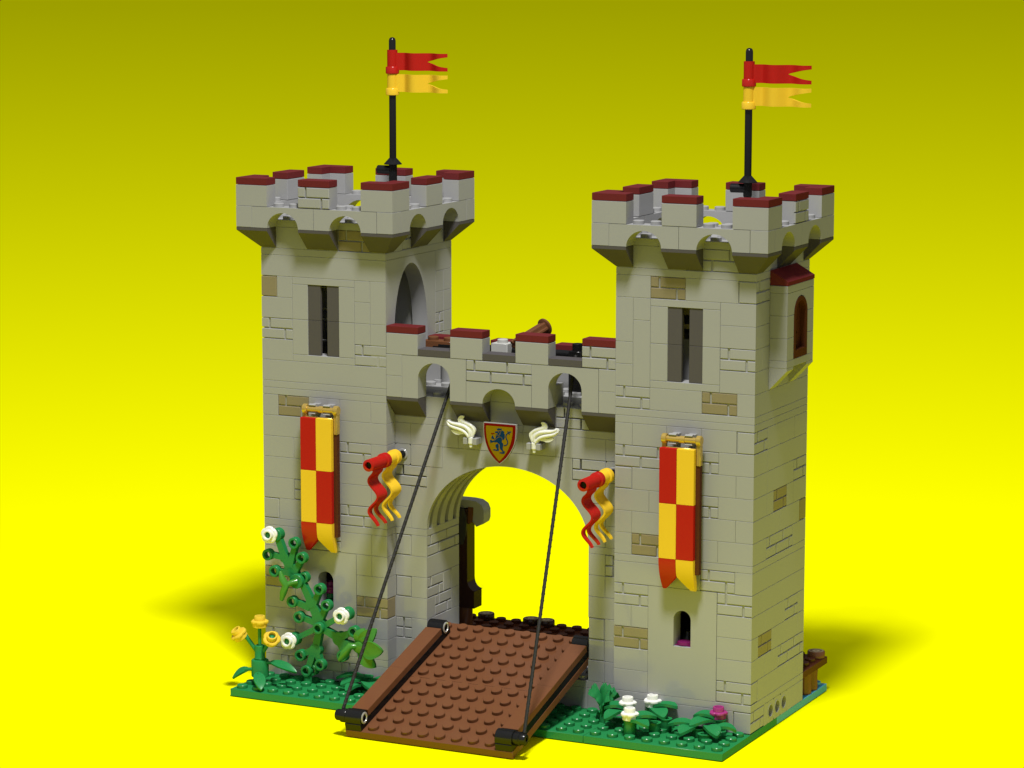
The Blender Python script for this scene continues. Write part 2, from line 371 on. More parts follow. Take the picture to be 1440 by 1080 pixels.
def make_tower(X, FR, SD, kind):
    mb = MB()
    Ff, Fr, Fb, Fl = Ffront(X, 0), Fright(X + 8, 0), Fback(X + 8, 8), Fleft(X, 8)
    U = (0, 8, True, True)
    BK, LF = rnd_rows(), rnd_rows()
    for i, (z0, z1) in enumerate(LV):
        if 19.9 < z0 < 22.5: BK[i] = '0-3. 3-5x 5-8.'
    for i, (z0, z1) in enumerate(LV):
        rows(mb, Ff, U, parse(FR[i]), z0, z1)
        rows(mb, Fr, U, parse(SD[i]), z0, z1)
        rows(mb, Fb, U, parse(BK[i]), z0, z1)
        rows(mb, Fl, U, parse(LF[i]), z0, z1)
    # window frame panels round the arrow slit
    mb.slab(Ff, 2, 6, 23.2, 23.6); mb.slab(Ff, 2, 6, 18.8, 19.2)
    for a in (2, 5):
        mb.slab(Ff, a, a + 1, 19.2, 21.2, gz=.008); mb.slab(Ff, a, a + 1, 21.2, 23.2, gz=.008)
    if kind == 'L':
        mb.slab(Ff, 7, 8, 21.2, 23.6, m1=True)
        # tall gothic opening in the inner side
        pts = [(.02, 18.81), (1, 18.81), (1, 20.4)]
        pts += [(1 + 2 * (1 - math.cos(t)) ** 1.0 * 1.0, 20.4 + 4.0 * math.sin(t)) for t in [PI / 2 * k / 16 for k in range(1, 16)]]
        pts += [(3, 24.4)]
        pts += [(5 - 2 * (1 - math.cos(t)), 20.4 + 4.0 * math.sin(t)) for t in [PI / 2 * k / 16 for k in range(15, 0, -1)]]
        pts += [(5, 20.4), (5, 18.81), (5.99, 18.81), (5.99, 24.79), (.02, 24.79)]
        mb.poly(Fr, pts, 0, -.97)
    else:
        mb.slab(Ff, 0, 1, 21.2, 23.6, m0=True); mb.slab(Ff, 1, 2, 18.8, 22.4)
        for u in (2, 3, 4):
            pass
        for k in range(3):
            mb.holed(Fr, 2.5 + k, 3.5 + k, .4, 1.6, 3 + k, 1.02, .33, 0, -.6, g=.0)
            mb.lathe((X + 8.004, 3 + k, 1.02), (-1, 0, 0), [(.33, 0), (.40, 0), (.40, -.012), (.33, -.012)], 28, 0, closed=True)
        mb.slab(Fr, 2, 2.5, .4, 1.6, g=0, gz=0, c=.0); mb.slab(Fr, 5.5, 6, .4, 1.6, g=0, gz=0, c=.0)
    # small round-topped window in a tall plain panel
    mb.poly(Ff, [(2.012, 2.012), (5.988, 2.012), (5.988, 4.8), (2.012, 4.8)], 0, -.97)
    pts = [(2.012, 4.8), (3.5, 4.8)] + arc(4, 6.3, .5, .5, PI, 0, 20) + [(4.5, 4.8), (5.988, 4.8), (5.988, 7.988), (2.012, 7.988)]
    mb.poly(Ff, pts, 0, -.97)
    cf = [(2, 6, 2, 8), (3, 5, 19.2, 23.2)]
    core(mb, Ff, (.11, 7.89), (.4, 26.78), cf)
    cr = [(0.98, 5.99, 18.8, 24.8)] if kind == 'L' else [(2.5, 5.5, .4, 1.6), (3.1, 4.9, 20.6, 23.2)]
    core(mb, Fr, (.11, 7.0), (.4, 26.78), cr)
    core(mb, Fb, (.11, 7.0), (.4, 26.78), [(3, 5, 20.0, 23.6)])
    core(mb, Fl, (1.0, 7.0), (.4, 26.78), [])
    # floors inside and the studded top
    mb.box(X + 1, X + 7, 1, 7, 17.2, 17.6); mb.box(X + 1, X + 7, 1, 7, 26.4, 26.78); mb.box(X + 1, X + 7, 1, 7, .41, 2.0)
    mb.studs(X + 0, X + 8, 0, 8, 26.79, skip=lambda x, y: 2 < x - X < 6 and 2 < y < 6)
    mb.studs(X + 1, X + 7, 1, 3, 17.6)
    if kind == 'L': (mb.box(X + 4.2, X + 6.98, 5.25, 5.6, 17.6, 26.3), mb.box(X + 3.9, X + 4.2, 1.5, 5.6, 17.6, 26.3))
    if kind == 'R':
        mb.box(X + 1.6, X + 4.4, 1.6, 1.7, 17.6, 21.3); mb.box(X + 2.6, X + 4.8, 1.02, 1.15, 21.95, 22.2, mi=1); mb.box(X + 2.6, X + 4.8, 1.02, 1.15, 22.7, 23.2, mi=1); mb.box(X + 2.9, X + 3.5, 1.03, 1.1, 21.4, 23.2, mi=1)
    else:
        for z in (19.9, 21.1, 21.7, 22.9): mb.box(X + 2.6, X + 4.8, 1.3, 1.36, z, z + .05)
    tw = mb.build('tower', [STONE, TAN], castle, smooth=True)
    arrow_slit(tw, Ff, 2)
    battlement(tw, X, (0,) if kind == 'L' else (1,))
    return tw

towerL = make_tower(0, L_FRONT, L_SIDE, 'L')
towerR = make_tower(22, R_FRONT, R_SIDE, 'R')

# ------------------------------------------------------------------ gate wall
def ell(off=0.0, a=5.0, b=4.0, n=40):
    return arc(15, 9.6, a + off, b + off, PI, 0, n)
def gate():
    mb = MB(); F = Ffront(0, 1)
    U = (0, 99, False, False)
    side = [('8-9. 9-10.', .4, 1.6), ('8-10.', 1.6, 2.0), ('8-10.', 2.0, 3.2), ('8-9m 9-10.', 3.2, 4.4), ('8-10.', 4.4, 5.6), ('8-9e 9-10.', 5.6, 6.8), ('8-10.', 6.8, 8), ('8-9e 9-10.', 8, 9.2), ('8-10.', 9.2, 9.6),
            ('8-9.', 9.6, 10.8), ('8-9.', 10.8, 12), ('8-10m', 12, 13.2), ('9-11.', 13.2, 14.4), ('8-9. 9-12. 12-14. 14-16. 16-18. 18-21. 21-22.', 14.4, 15.6), ('8-12. 12-16. 16-22.', 15.6, 16.0),
            ('20-21. 21-22.', .4, 1.6), ('20-22.', 1.6, 2.0), ('20-21. 21-22.', 2, 3.2), ('20-21e 21-22.', 3.2, 4.4), ('20-21e 21-22.', 4.4, 5.6), ('20-22.', 5.6, 6.8), ('20-21. 21-22.', 6.8, 8), ('20-21. 21-22m', 8, 9.2), ('20-22.', 9.2, 9.6),
            ('21-22.', 9.6, 10.8), ('21-22.', 10.8, 12), ('20-21. 21-22.', 12, 13.2), ('19-21m', 13.2, 14.4),
            ('8-10. 10-12. 12-14. 14-16. 16-18. 18-20m 20-22.', 16.0, 17.2), ('12-14. 14-16. 16-18.', 17.2, 18.4)]
    for st, z0, z1 in side: rows(mb, F, U, parse(st), z0, z1)
    for st, z0, z1 in (('10-14. 14-18m 18-20.', .4, 1.6), ('10-20.', 1.6, 2.0)): rows(mb, F, U, parse(st), z0, z1)
    for u in (8, 21): mb.holed(F, u, u + 1, 13.2, 14.4, u + .5, 13.8, .3, 0, -.8)
    # arch face, stepped outline
    e = .012
    pts = [(10.0, 9.612)] + ell()[1:-1] + [(20.0, 9.612), (21 - e, 9.612), (21 - e, 12 - e), (20 - e, 12 - e), (20 - e, 13.2 - e), (19 - e, 13.2 - e), (19 - e, 14.4 - e),
           (11 + e, 14.4 - e), (11 + e, 13.2 - e), (10 + e, 13.2 - e), (10 + e, 12 - e), (9 + e, 12 - e), (9 + e, 9.612)]
    mb.poly(F, pts, 0, -.28)
    # soffit ribs: each arch brick has a hollow between two rims
    for k in range(4):
        for (y0, y1, off) in ((0.0, .2, 0), (.2, .62, .42), (.62, 1.0, 0)) if k else ((.26, .62, .42), (.62, 1.0, 0)):
            a = [(10.0 - off, 9.6)] + ell(off)[1:-1] + [(20.0 + off, 9.6), (22, 9.6), (22, 17.18), (8, 17.18), (8, 9.6)]
            yy = .12 if (k == 0 and y0 < .3) else 0
            mb.poly(F, a, -(k + y0) if not yy else -(y0 + .02), -(k + y1) + .002)
    # legs of the gateway
    mb.box(8, 9.88, 1.11, 5, .4, 9.6); mb.box(20, 22, 1.11, 5, .4, 9.6)
    mb.box(9.9, 20.1, 1.11, 5, .4, 1.99); mb.studs(10, 20, 1, 5, 2.0)
    J = Fright(10, 1); V = (0, 4, True, False)
    for st, z0, z1 in (('0-2. 2-4.', .4, 1.6), ('0-4.', 1.6, 2.0), ('0-2. 2-4.', 2, 3.2), ('0-4.', 3.2, 4.4), ('0-1. 1-3m 3-4.', 4.4, 5.6), ('0-2m 2-3e 3-4.', 5.6, 6.8), ('0-4.', 6.8, 8), ('0-4m', 8, 9.2), ('0-4.', 9.2, 9.6)):
        rows(mb, J, V, parse(st), z0, z1)
    # walkway
    mb.box(8, 22, 2, 5, 17.18, 17.6); mb.studs(9, 21, 2, 5, 17.6)
    mb.studs(10, 12, 1, 2, 17.2); mb.studs(18, 20, 1, 2, 17.2)
    mb.box(12.02, 17.98, 1.12, 2, 17.18, 18.38)
    mb.box(10, 12, 1.1, 2, 17.1, 17.19); mb.box(18, 20, 1.1, 2, 17.1, 17.19); mb.box(8, 10, 1.1, 2, 17.1, 17.19); mb.box(20, 22, 1.1, 2, 17.1, 17.19)
    mb.box(8.7, 9.7, 3.3, 3.9, 17.6, 19.59); mb.lathe((10.4, 3.4, 17.6), (0, 0, 1), [(.6, 0), (.6, 1.95)], 24); mb.box(18.6, 19.5, 3.2, 4.0, 17.6, 19.4)
    # rear parapet
    mb.box(8.02, 21.98, 5, 6, 16.4, 18.4)
    gw = mb.build('gate_wall', [STONE, TAN], castle, smooth=True)
    for a in (8, 12, 16, 20):
        m = MB(); m.box(a + .01, a + 1.99, 5.01, 5.99, 18.41, 19.59, c=.02); m.build('merlon', STONE, gw)
        m = MB(); m.box(a + .01, a + 1.99, 5.01, 5.99, 19.61, 20.0, c=.025); m.build('cap', RED_D, gw)
    # front parapet
    P = MB(); G = Ffront(0, 0)
    for st, z0, z1 in (('8-9. 21-22.', 17.2, 18.4), ('8-9. 13-17m 21-22.', 18.4, 19.6)): rows(P, G, U, parse(st), z0, z1)
    for a in (9, 17):
        pts = [(a + .012, 17.21)] + [(a + 1, 17.21)] + arc(a + 2, 18.3, 1, .95, PI, 0, 24) + [(a + 3, 17.21), (a + 3.988, 17.21), (a + 3.988, 19.588), (a + .012, 19.588)]
        P.poly(G, pts, 0, -1)
    pts = [(13.012, 17.21)] + arc(15, 17.21, 1, .88, PI, 0, 24) + [(16.988, 17.21), (16.988, 18.388), (13.012, 18.388)]
    P.poly(G, pts, 0, -1)
    P.box(8.0, 8.99, .11, 1, 17.2, 19.59); P.box(21.01, 22, .11, 1, 17.2, 19.59); P.box(13.02, 16.98, .11, 1, 18.4, 19.59)
    P.build('parapet', [STONE, TAN], gw, smooth=True)
    for a in (8, 12, 16, 20):
        m = MB()
        vs = [(x, y, z) for x in (a + .01, a + 1.99) for y, z in ((0.002, 17.19), (.002, 17.03), (.995, 16.02), (.995, 17.19))]
        m.add(vs, [(0, 1, 2, 3), (7, 6, 5, 4), (0, 4, 5, 1), (1, 5, 6, 2), (2, 6, 7, 3), (3, 7, 4, 0)]); m.build('corbel', SLATE, gw)
        m = MB()
        if a == 20: masonry(m, G, 20, 22, 19.6, 20.8, 0); m.box(20.02, 21.98, .11, .99, 19.61, 20.79)
        else: m.box(a + .012, a + 1.988, .003, .99, 19.612, 20.788, c=.02)
        m.build('merlon', STONE, gw)
        m = MB(); m.box(a + .01, a + 1.99, .003, .99, 20.81, 21.2, c=.025); m.build('cap', RED_D, gw)
    for a in (10, 14, 18):
        m = MB(); m.box(a + .01, a + 1.99, .003, .99, 19.61, 20.0, c=.02); m.build('sill', SLATE, gw)
    return gw
gateW = gate()

# ------------------------------------------------------------------ bay window on the right tower
def bay():
    e = bpy.data.objects.new('bay_window', None); COL.objects.link(e); e.parent = castle; ORI[e.name] = ORI['castle']; e.empty_display_size = S
    mb = MB(); F = Fright(31, 2); Fs = Ffront(30, 2)
    # front skin with round-topped opening y 3..5
    for z0, z1 in ((20, 20.4), (24.0, 24.4)): mb.slab(F, 0, 4, z0, z1, m0=True)
    for z0, z1 in ((20.4, 21.6), (21.6, 22.8)):
        mb.slab(F, 0, 1, z0, z1, m0=True); mb.slab(F, 3, 4, z0, z1)
    pts = [(.02, 22.812), (1, 22.812)] + arc(2, 22.82, 1, .9, PI, 0, 20) + [(3, 22.812), (3.99, 22.812), (3.99, 23.99), (.02, 23.99)]
    mb.poly(F, pts, 0, -.12)
    for z0, z1 in ((20, 20.4), (20.4, 21.6), (21.6, 22.8), (22.8, 24.0), (24.0, 24.4)): mb.slab(Fs, 0, 1, z0, z1, m1=True)
    mb.box(30, 30.89, 2.11, 3, 20, 24.4); mb.box(30, 30.89, 5, 6, 20, 24.4); mb.box(30, 30.89, 3, 5, 20, 20.38); mb.box(30, 30.89, 3, 5, 23.72, 24.4)
    # corbels under it
    for a, b in ((2, 3), (5, 6)):
        vs = [(x, y, z) for y in (a + .01, b - .01) for x, z in ((30, 20), (31, 20), (31, 19.86), (30, 18.8))]
        mb.add(vs, [(0, 1, 2, 3), (7, 6, 5, 4), (0, 4, 5, 1), (1, 5, 6, 2), (2, 6, 7, 3), (3, 7, 4, 0)])
    mb.build('wall', STONE, e)
    r = MB()
    vs = [(x, y, z) for y in (2.0, 6.0) for x, z in ((30.0, 24.42), (31.03, 24.42), (31.03, 24.62), (30.0, 25.2))]
    r.add(vs, [(0, 1, 2, 3), (7, 6, 5, 4), (0, 4, 5, 1), (1, 5, 6, 2), (2, 6, 7, 3), (3, 7, 4, 0)]); r.build('roof', RED_D, e)
    w = MB()
    out = [(1.02, 20.42)] + [(2.98, 20.42)] + arc(2, 22.8, .97, .87, 0, PI, 24)
    # frame = outline minus inner opening, bridged ring
    inn = [(1.25, 20.85), (2.75, 20.85)] + arc(2, 22.8, .72, .64, 0, PI, 24)
    n = len(out); vs = [F(u, .03, z) for u, z in out] + [F(u, .03, z) for u, z in inn] + [F(u, -.35, z) for u, z in inn] + [F(u, -.35, z) for u, z in out]
    fs = []
    for i in range(n):
        j = (i + 1) % n; fs += [(i, j, n + j, n + i), (n + i, n + j, 2 * n + j, 2 * n + i), (i, 3 * n + i, 3 * n + j, j)]
    w.add(vs, fs)
    fr = w.build('window_frame', BROWN_M, e, smooth=True)
    d = MB(); d.poly(F, inn, -.30, -.36)
    for a in (1.32, 1.80): 
        for z0 in (21.0, 21.75, 22.4): d.box(a, a + .36, -.27, -.31, z0, z0 + .6, c=.02, F=lambda x, y, z: F(x, y, z))
    d.box(2.18, 2.26, -.25, -.31, 20.9, 23.3, F=lambda x, y, z: F(x, y, z))
    d.build('shutter', BROWN_M, e)
bay()

# ------------------------------------------------------------------ base plates, water, floor
m = MB(); m.box(0, 22 - .012, -4, 4, 0.0, .4, c=.015); m.studs(0, 22, -4, 0, .4); m.studs(9, 21, 0, 1, .4)
tag(m.build('green_baseplate', GREEN, smooth=True), 'long green studded base plate in front of the left tower and running under the drawbridge', 'base plate', 'green base plates')
m = MB(); m.box(22 + .012, 30, -4, 4, 0.0, .4, c=.015); m.studs(22, 30, -4, 0, .4)
tag(m.build('green_baseplate', GREEN, smooth=True), 'short green studded base plate in front of the right tower', 'base plate', 'green base plates')
m = MB(); m.box(0, 30, 4.012, 12, 0.0, .4, c=.015)
for x in range(30):
    for y in (8, 9, 10, 11): m.stud(x + .5, y + .5, .4)
tag(m.build('water', AZURE, smooth=True), None, None, kind='structure')
m = MB(); R_ = 6000
m.v = [(-R_, -37, -.05), (64, -37, -.05), (64, R_, -.05), (-R_, R_, -.05)]; m.f = [(0, 1, 2, 3)]; m.m = [0]
tag(m.build('floor', FLOOR), None, None, kind='structure')
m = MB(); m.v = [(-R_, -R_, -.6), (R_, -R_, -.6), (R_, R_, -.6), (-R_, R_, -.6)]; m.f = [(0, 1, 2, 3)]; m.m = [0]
tag(m.build('ground', GROUND), None, None, kind='structure')  # unseen plane added past the yellow sheet, dark to limit bounce onto the castle

# ------------------------------------------------------------------ dock
dock = thing('wooden_dock', 'dark brown studded plank deck on posts over the blue water behind the castle', 'dock', (20, 10, .4))
m = MB(); m.box(0.5, 30, 8.03, 12, 1.6, 2.0, c=.015); m.box(8.05, 21.95, 5.03, 8.02, 1.6, 2.0, c=.015); m.studs(1, 30, 8, 12, 2.0, skip=lambda x, y: y > 11 and any(abs(x - c) < .1 for c in (8.5, 11.5, 12.5, 29.5)))
m.studs(10, 20, 5, 8, 2.0); m.build('deck', BROWN_M, dock, smooth=True)
for x, y in ((29.5, 10.4), (29.5, 9.4), (25.5, 11.3), (20.5, 11.3), (15.5, 11.3), (10.5, 11.3), (5.5, 11.3), (1.5, 11.3)):
    m = MB(); n = 14
    m.lathe((x, y, .4), (0, 0, 1), [(.46, 0), (.5, .1), (.47, .7), (.5, 1.2)], 12); m.build('post', BROWN, dock)
for i, (x, y) in enumerate(((8.5, 11.5), (11.5, 11.5), (12.5, 11.5), (29.5, 11.5), (28.5, 9.2))):
    t = thing('log_stump', ['round brown log stump on the dock, nearest the tall post seen through the gateway', 'round brown log stump, left one of the touching pair on the dock',
              'round brown log stump, right one of the touching pair on the dock', 'round brown log stump with pale ringed end on the dock corner beside the right tower',
              'low brown log stump half hidden behind the edge of the right tower'][i], 'log stump', (x, y, 2.0), 'log stumps on the dock')
    m = MB(); m.lathe((x, y, 2.0), (0, 0, 1), [(.46, 0), (.5, .04), (.5, .36), (.47, .4), (.43, .405), (.43, .38)], 16); m.build('bark', BROWN_D if i < 3 else BROWN, t, smooth=True)
    m = MB(); m.lathe((x, y, 2.38), (0, 0, 1), [(.43, 0), (.43, .02)], 20); c = m.build('cut_end', LOGEND, t)

# ------------------------------------------------------------------ drawbridge
TH = math.atan2(3.15, 10.45); cT, sT = math.cos(TH), math.sin(TH)
def BX(x, s, h): return (x, -8.42 + s * cT - h * sT, s * sT + h * cT)
bridge = thing('drawbridge', 'lowered brown studded drawbridge sloping from the gateway down to the yellow floor', 'drawbridge', (15, -8.4, 0))
m = MB(BX)
m.box(10, 20, 0, 5.99, 0, .4, c=.012); m.box(10, 20, 6.01, 12, 0, .4, c=.012)
for i in range(8):
    for k in range(12): m.stud(11.5 + i, k + .5, .4)
for x in (10.5, 19.5): m.stud(x, 11.5, .4)
m.build('deck', BROWN, bridge, smooth=True)
for x0 in (10, 19):
    m = MB(BX); m.box(x0 + .01, x0 + .99, 1.0, 5.5, .82, 1.2, c=.015); m.box(x0 + .01, x0 + .99, 5.51, 10.0, .82, 1.2, c=.015); r = m.build('rail', BROWN, bridge)
    m = MB(BX); m.box(x0 + .02, x0 + .98, 0.02, 11, .41, .80, c=.015); m.build('rail_strip', BLACK, r)
def hinge(x0, s, out):
    m = MB(BX); c = .98
    m.lathe((x0 + .01, s, c), (1, 0, 0), [(.40, 0), (.43, .03), (.43, .95), (.40, .98)], 28)
    # solid foot below the barrel
    m.box(x0 + .01, x0 + .99, s - .43, s + .43, .81, .98)
    o = m.build('barrel_bracket', BLACK, bridge, smooth=True)
    m = MB(BX)
    xe = x0 + 1.0 if out > 0 else x0
    if out:
        m.lathe((xe, s, c), (out, 0, 0), [(.36, 0), (.38, .03), (.38, .34), (.33, .36), (.31, .38), (.31, .62), (.27, .68), (.12, .69), (.12, .55)], 24)
        m.build('pin', BLACK, o, smooth=True)
    if x0 == 10:
        m = MB(BX); m.lathe((x0 + .97, s, c), (1, 0, 0), [(.33, 0), (.33, .05), (.30, .07), (.23, .07), (.21, 0.02), (.21, -.2), (.0, -.2)], 24)
        for a in (0.4, 2.5, 4.6): m.box(x0 + .9, x0 + 1.0, s + .22 * math.cos(a) - .04, s + .22 * math.cos(a) + .04, c + .22 * math.sin(a) - .04, c + .22 * math.sin(a) + .04)
        m.build('socket', SILVER, o, smooth=True)
hinge(10, .5, -1); hinge(10, 10.5, 0); hinge(19, .5, 1); hinge(19, 10.5, 0)
def rope(p0, p1, lab):
    m = MB(); P0, P1 = Vector(p0), Vector(p1)
    k = 60; d = (P1 - P0)
    pts = [tuple(P0 + d * (i / k)) for i in range(k + 1)]
    m.tube(pts, .095, 8)
    t = d.normalized(); e1 = t.cross(Vector((0, 1, 0))).normalized(); e2 = t.cross(e1)
    for ph in (0, PI):
        n = 420; hp = [tuple(P0 + d * (i / n) + (e1 * math.cos(ph + i * .42) + e2 * math.sin(ph + i * .42)) * .075) for i in range(n + 1)]
        m.tube(hp, .035, 5)
    tag(m.build('rope', ROPE, smooth=True), lab, 'rope', 'drawbridge ropes')
rope((9.62, -8.05, 1.40), (11.55, 1.6, 18.7), 'black rope from the left front corner of the drawbridge up to the left parapet arch')
rope((20.42, -7.95, 1.35), (18.9, 1.6, 20.0), 'black rope from the right front corner of the drawbridge up to the right parapet arch')

# ------------------------------------------------------------------ flags
def flag_mesh(L=3.35, H=1.0, amp=.24, th=.09, cut=1.4, wl=1.75, ph=.35):
    """returns quads of a wavy swallow-tailed flag, local: l along length, h across, w wave"""
    def wave(l): return amp * math.sin(2 * PI * l / wl + ph) * min(1, l / .5)
    vs = []; fs = []
    def strip(h0f, h1f, l0, l1, k):
        o = len(vs)
        for i in range(k + 1):
            l = l0 + (l1 - l0) * i / k; w = wave(l)
            dw = (wave(l + .01) - wave(l - .01)) / .02; q = math.sqrt(1 + dw * dw); nx, nw = -dw / q, 1 / q
            for sgn in (1, -1):
                for hf in (h0f, h1f): vs.append((l + nx * th / 2 * sgn, hf(l), w + nw * th / 2 * sgn))
        for i in range(k):
            a = o + 4 * i; b = a + 4
            fs.extend([(a, a + 1, b + 1, b), (a + 2, b + 2, b + 3, a + 3), (a, b, b + 2, a + 2), (a + 1, a + 3, b + 3, b + 1)])
        a = o; b = o + 4 * k; fs.extend([(a, a + 2, a + 3, a + 1), (b, b + 1, b + 3, b + 2)])
    l1 = L - cut
    strip(lambda l: 0, lambda l: H, 0, l1, 24)
    q = lambda l: max(0, (l - l1) / cut) ** .72
    strip(lambda l: 0, lambda l: H / 2 - (H / 2 - .2) * q(l) - .0, l1, L, 18)
    strip(lambda l: H / 2 + (H / 2 - .2) * q(l), lambda l: H, l1, L, 18)
    return vs, fs

def flagpole(x, y, label, dz=0.0):
    t = thing('flagpole', label, 'flagpole', (x, y, 26.8), 'flagpoles on the towers')
    m = MB(); m.lathe((x, y, 26.8), (0, 0, 1), [(.2, 0), (.2, 9.87 + dz), (.17, 10.0 + dz), (.1, 10.06 + dz), (0, 10.08 + dz)], 20); m.build('pole', BLACK, t, smooth=True)
    m = MB(); m.lathe((x, y, 29.6 + dz), (0, 0, 1), [(.52, 0), (.52, .03), (.22, .36), (.2, .37)], 24); m.build('collar', BLACK, t, smooth=True)
    m = MB(); m.cyl((x - .95, y - .1, 29.28 + dz), (x - .1, y, 29.28 + dz), .25); m.cyl((x, y, 28.6), (x, y, 29.6 + dz), .24); m.cyl((x, y, 26.8), (x, y, 27.6), .35); m.build('clip', BLACK, t, smooth=True)
    for nm, mat, z in (('red_flag', RED, 34.80 + dz), ('yellow_flag', YEL, 33.57 + dz)):
        m = MB()
        m.lathe((x, y, z), (0, 0, 1), [(.21, 0), (.36, 0), (.385, .03), (.385, .36), (.36, .4), (.3, .41), (.3, 1.36), (.21, 1.36)], 24, closed=True)
        vs, fs = flag_mesh()
        m.add([(x + .25 + l, y - .05 + w, z + .2 + h) for l, h, w in vs], fs)
        m.build(nm, mat, t, smooth=True)
    return t
flagpole(5.0, 6.5, 'black flagpole with red and yellow swallow-tailed flags on top of the left tower')
flagpole(26.9, 6.5, 'black flagpole with red and yellow swallow-tailed flags on top of the right tower', -.22)

def pennant(x, label):
    t = thing('wall_pennant', label, 'pennant', (x, 1, 13.8), 'pennants on poles beside the gateway')
    z = 13.8
    m = MB(); m.cyl((x, 1.5, z), (x, -2.9, z), .2); m.build('pole', BLACK, t, smooth=True)
    m = MB(); m.pipe((x, .99, z), (x, .93, z), .32, .21); m.build('wall_ring', STONE, t, smooth=True)
    for nm, mat, y0 in (('yellow_flag', YEL, .14), ('red_flag', RED, -1.02)):
        m = MB()
        m.lathe((x, y0, z), (0, -1, 0), [(.21, 0), (.37, 0), (.42, .03), (.42, .36), (.37, .4), (.34, .41), (.34, 1.3), (.31, 1.36) if nm == 'yellow_flag' else (.34, 2.05 - .03), (.21, 1.37) if nm == 'yellow_flag' else (.21, 2.05)], 28, closed=True)
        vs, fs = flag_mesh(L=3.3, H=1.08, amp=.29, th=.1, cut=1.25, wl=1.75, ph=-1.12)
        dy = -.06 if nm == 'yellow_flag' else -.55
        m.add([(x - w * 1.0 + .05, y0 + dy - h, z - .2 - l * .985) for l, h, w in vs], fs)
        m.build(nm, mat, t, smooth=True)
pennant(8.5, 'small red and yellow wavy pennant on a black pole left of the gateway arch')
pennant(21.5, 'small red and yellow wavy pennant on a black pole right of the gateway arch')

# ------------------------------------------------------------------ hanging banners
def banner(x, label):
    t = thing('hanging_banner', label, 'banner', (x, 0, 16.2), 'chequered banners on the towers')
    F = Ffront(x, 0)
    m = MB()
    m.lathe((x + .08, -.62, 16.25), (1, 0, 0), [(.16, 0), (.16, .95), (.2, .97), (.2, 1.25), (.16, 1.27), (.16, 2.1)], 20)
    for a in (-.0, 1.98):
        m.lathe((x + a + .02, -.62, 16.25), (1, 0, 0), [(.24, 0), (.28, .04), (.28, .24), (.24, .28)], 24)
        m.box(x + a + .04, x + a + .26, -.72, -.50, 15.7, 16.25)
    m.box(x + .02, x + 1.98, -.72, -.5, 15.62, 15.82, c=.03)
    m.box(x + 2.02, x + 2.26, -.76, -.42, 14.9, 16.25, c=.03)
    m.build('gold_frame', GOLD, t, smooth=True)
    m = MB(); m.box(x + .02, x + 2.22, -.70, -.40, 9.0, 15.62); m.build('backing', BROWN_M, t)
    for (u, z0, z1, mat, nm) in ((0, 12.8, 15.8, RED, 'red_panel'), (1, 12.8, 15.8, YEL, 'yellow_panel'), (0, 9.8, 12.8, YEL, 'yellow_panel'), (1, 9.8, 12.8, RED, 'red_panel')):
        m = MB(); m.box(x + u + .006, x + u + .994 + (.0 if u == 0 else 0), -1.0, -.71, z0 + .006, z1 - .006, c=.015); m.build(nm, mat, t)
    # curved pointed tails
    for u, mat, nm in ((0, RED, 'red_tail'), (1, YEL, 'yellow_tail')):
        m = MB(); n = 14; vs = []
        for i in range(n + 1):
            f = i / n; z = 9.8 - 1.72 * f
            yf = -1.0 + .42 * f ** 2.2; yb = min(-.40, yf + .32 + .1 * f)
            # inner edge cut: from notch
            if u == 0: a, b = x + .006 + .10 * f ** 2, x + (.994 if z > 8.85 else .994 - (8.85 - z) / .77 * .72)
            else: a, b = x + (1.006 if z > 8.85 else 1.006 + (8.85 - z) / .77 * .72), x + 1.994
            vs += [(a, yf, z), (b, yf, z), (b, yb, z), (a, yb, z)]
        fs = [(0, 1, 2, 3), tuple(range(4 * n, 4 * n + 4))]
        for i in range(n):
            for k in range(4): fs.append((4 * i + k, 4 * i + (k + 1) % 4, 4 * i + 4 + (k + 1) % 4, 4 * i + 4 + k))
        m.add(vs, fs); m.build(nm, mat, t, smooth=True)
    for a in (.42, 1.35):
        m = MB()
        m.lathe((x + a, -.58, 16.25), (1, 0, 0), [(.17, 0), (.30, 0), (.30, .42), (.17, .42)], 20)
        m.v = [(p[0], max(p[1], -.66) if abs(p[2] - 16.25) < .2 else p[1], p[2]) for p in m.v]; m.box(x + a, x + a + .42, -.36, .0, 16.0, 16.5)
        m.build('clip', STONE, t, smooth=True)
banner(3, 'red and yellow chequered banner with a forked tail hanging on the left tower')
banner(25, 'red and yellow chequered banner with a forked tail hanging on the right tower')

# ------------------------------------------------------------------ lion shield
shield = thing('lion_shield', 'red-edged gold shield with a crowned blue lion above the gateway arch', 'shield', (15.05, 0, 15))
def SH(u, v): return (14.08 + (u - 95) / 353.0, 16.19 - ((v - 85) - (u - 95) * 60 / 700) / 388.6)
G0 = lambda u, w, z: (u, -w, z)
def sp(m, pts, w0, w1, mi=0): m.poly(G0, [SH(*p) for p in pts], w0, w1, mi)
SHO = [(95, 85), (90, 200), (98, 350), (130, 520), (185, 680), (230, 765), (290, 850), (360, 930), (438, 1000), (515, 940), (590, 870), (645, 795), (692, 720), (735, 635), (765, 560), (785, 460), (796, 340), (800, 250), (797, 145)]
INN = [(152, 158), (148, 230), (152, 310), (165, 420), (205, 570), (235, 640), (270, 710), (310, 775), (355, 832), (400, 890), (425, 920), (440, 926), (460, 915), (530, 840), (600, 740), (640, 660), (675, 570), (705, 460), (722, 350), (728, 215), (720, 206), (705, 201), (160, 156)]
m = MB(); sp(m, SHO, 0, -.16); m.build('body', STONE, shield)
def shrink(pts, f, c=(440, 480)): return [(c[0] + (u - c[0]) * f, c[1] + (v - c[1]) * f) for u, v in pts]
m = MB(); sp(m, shrink(SHO, .965), .012, -.05); m.build('red_border', P_RED, shield)
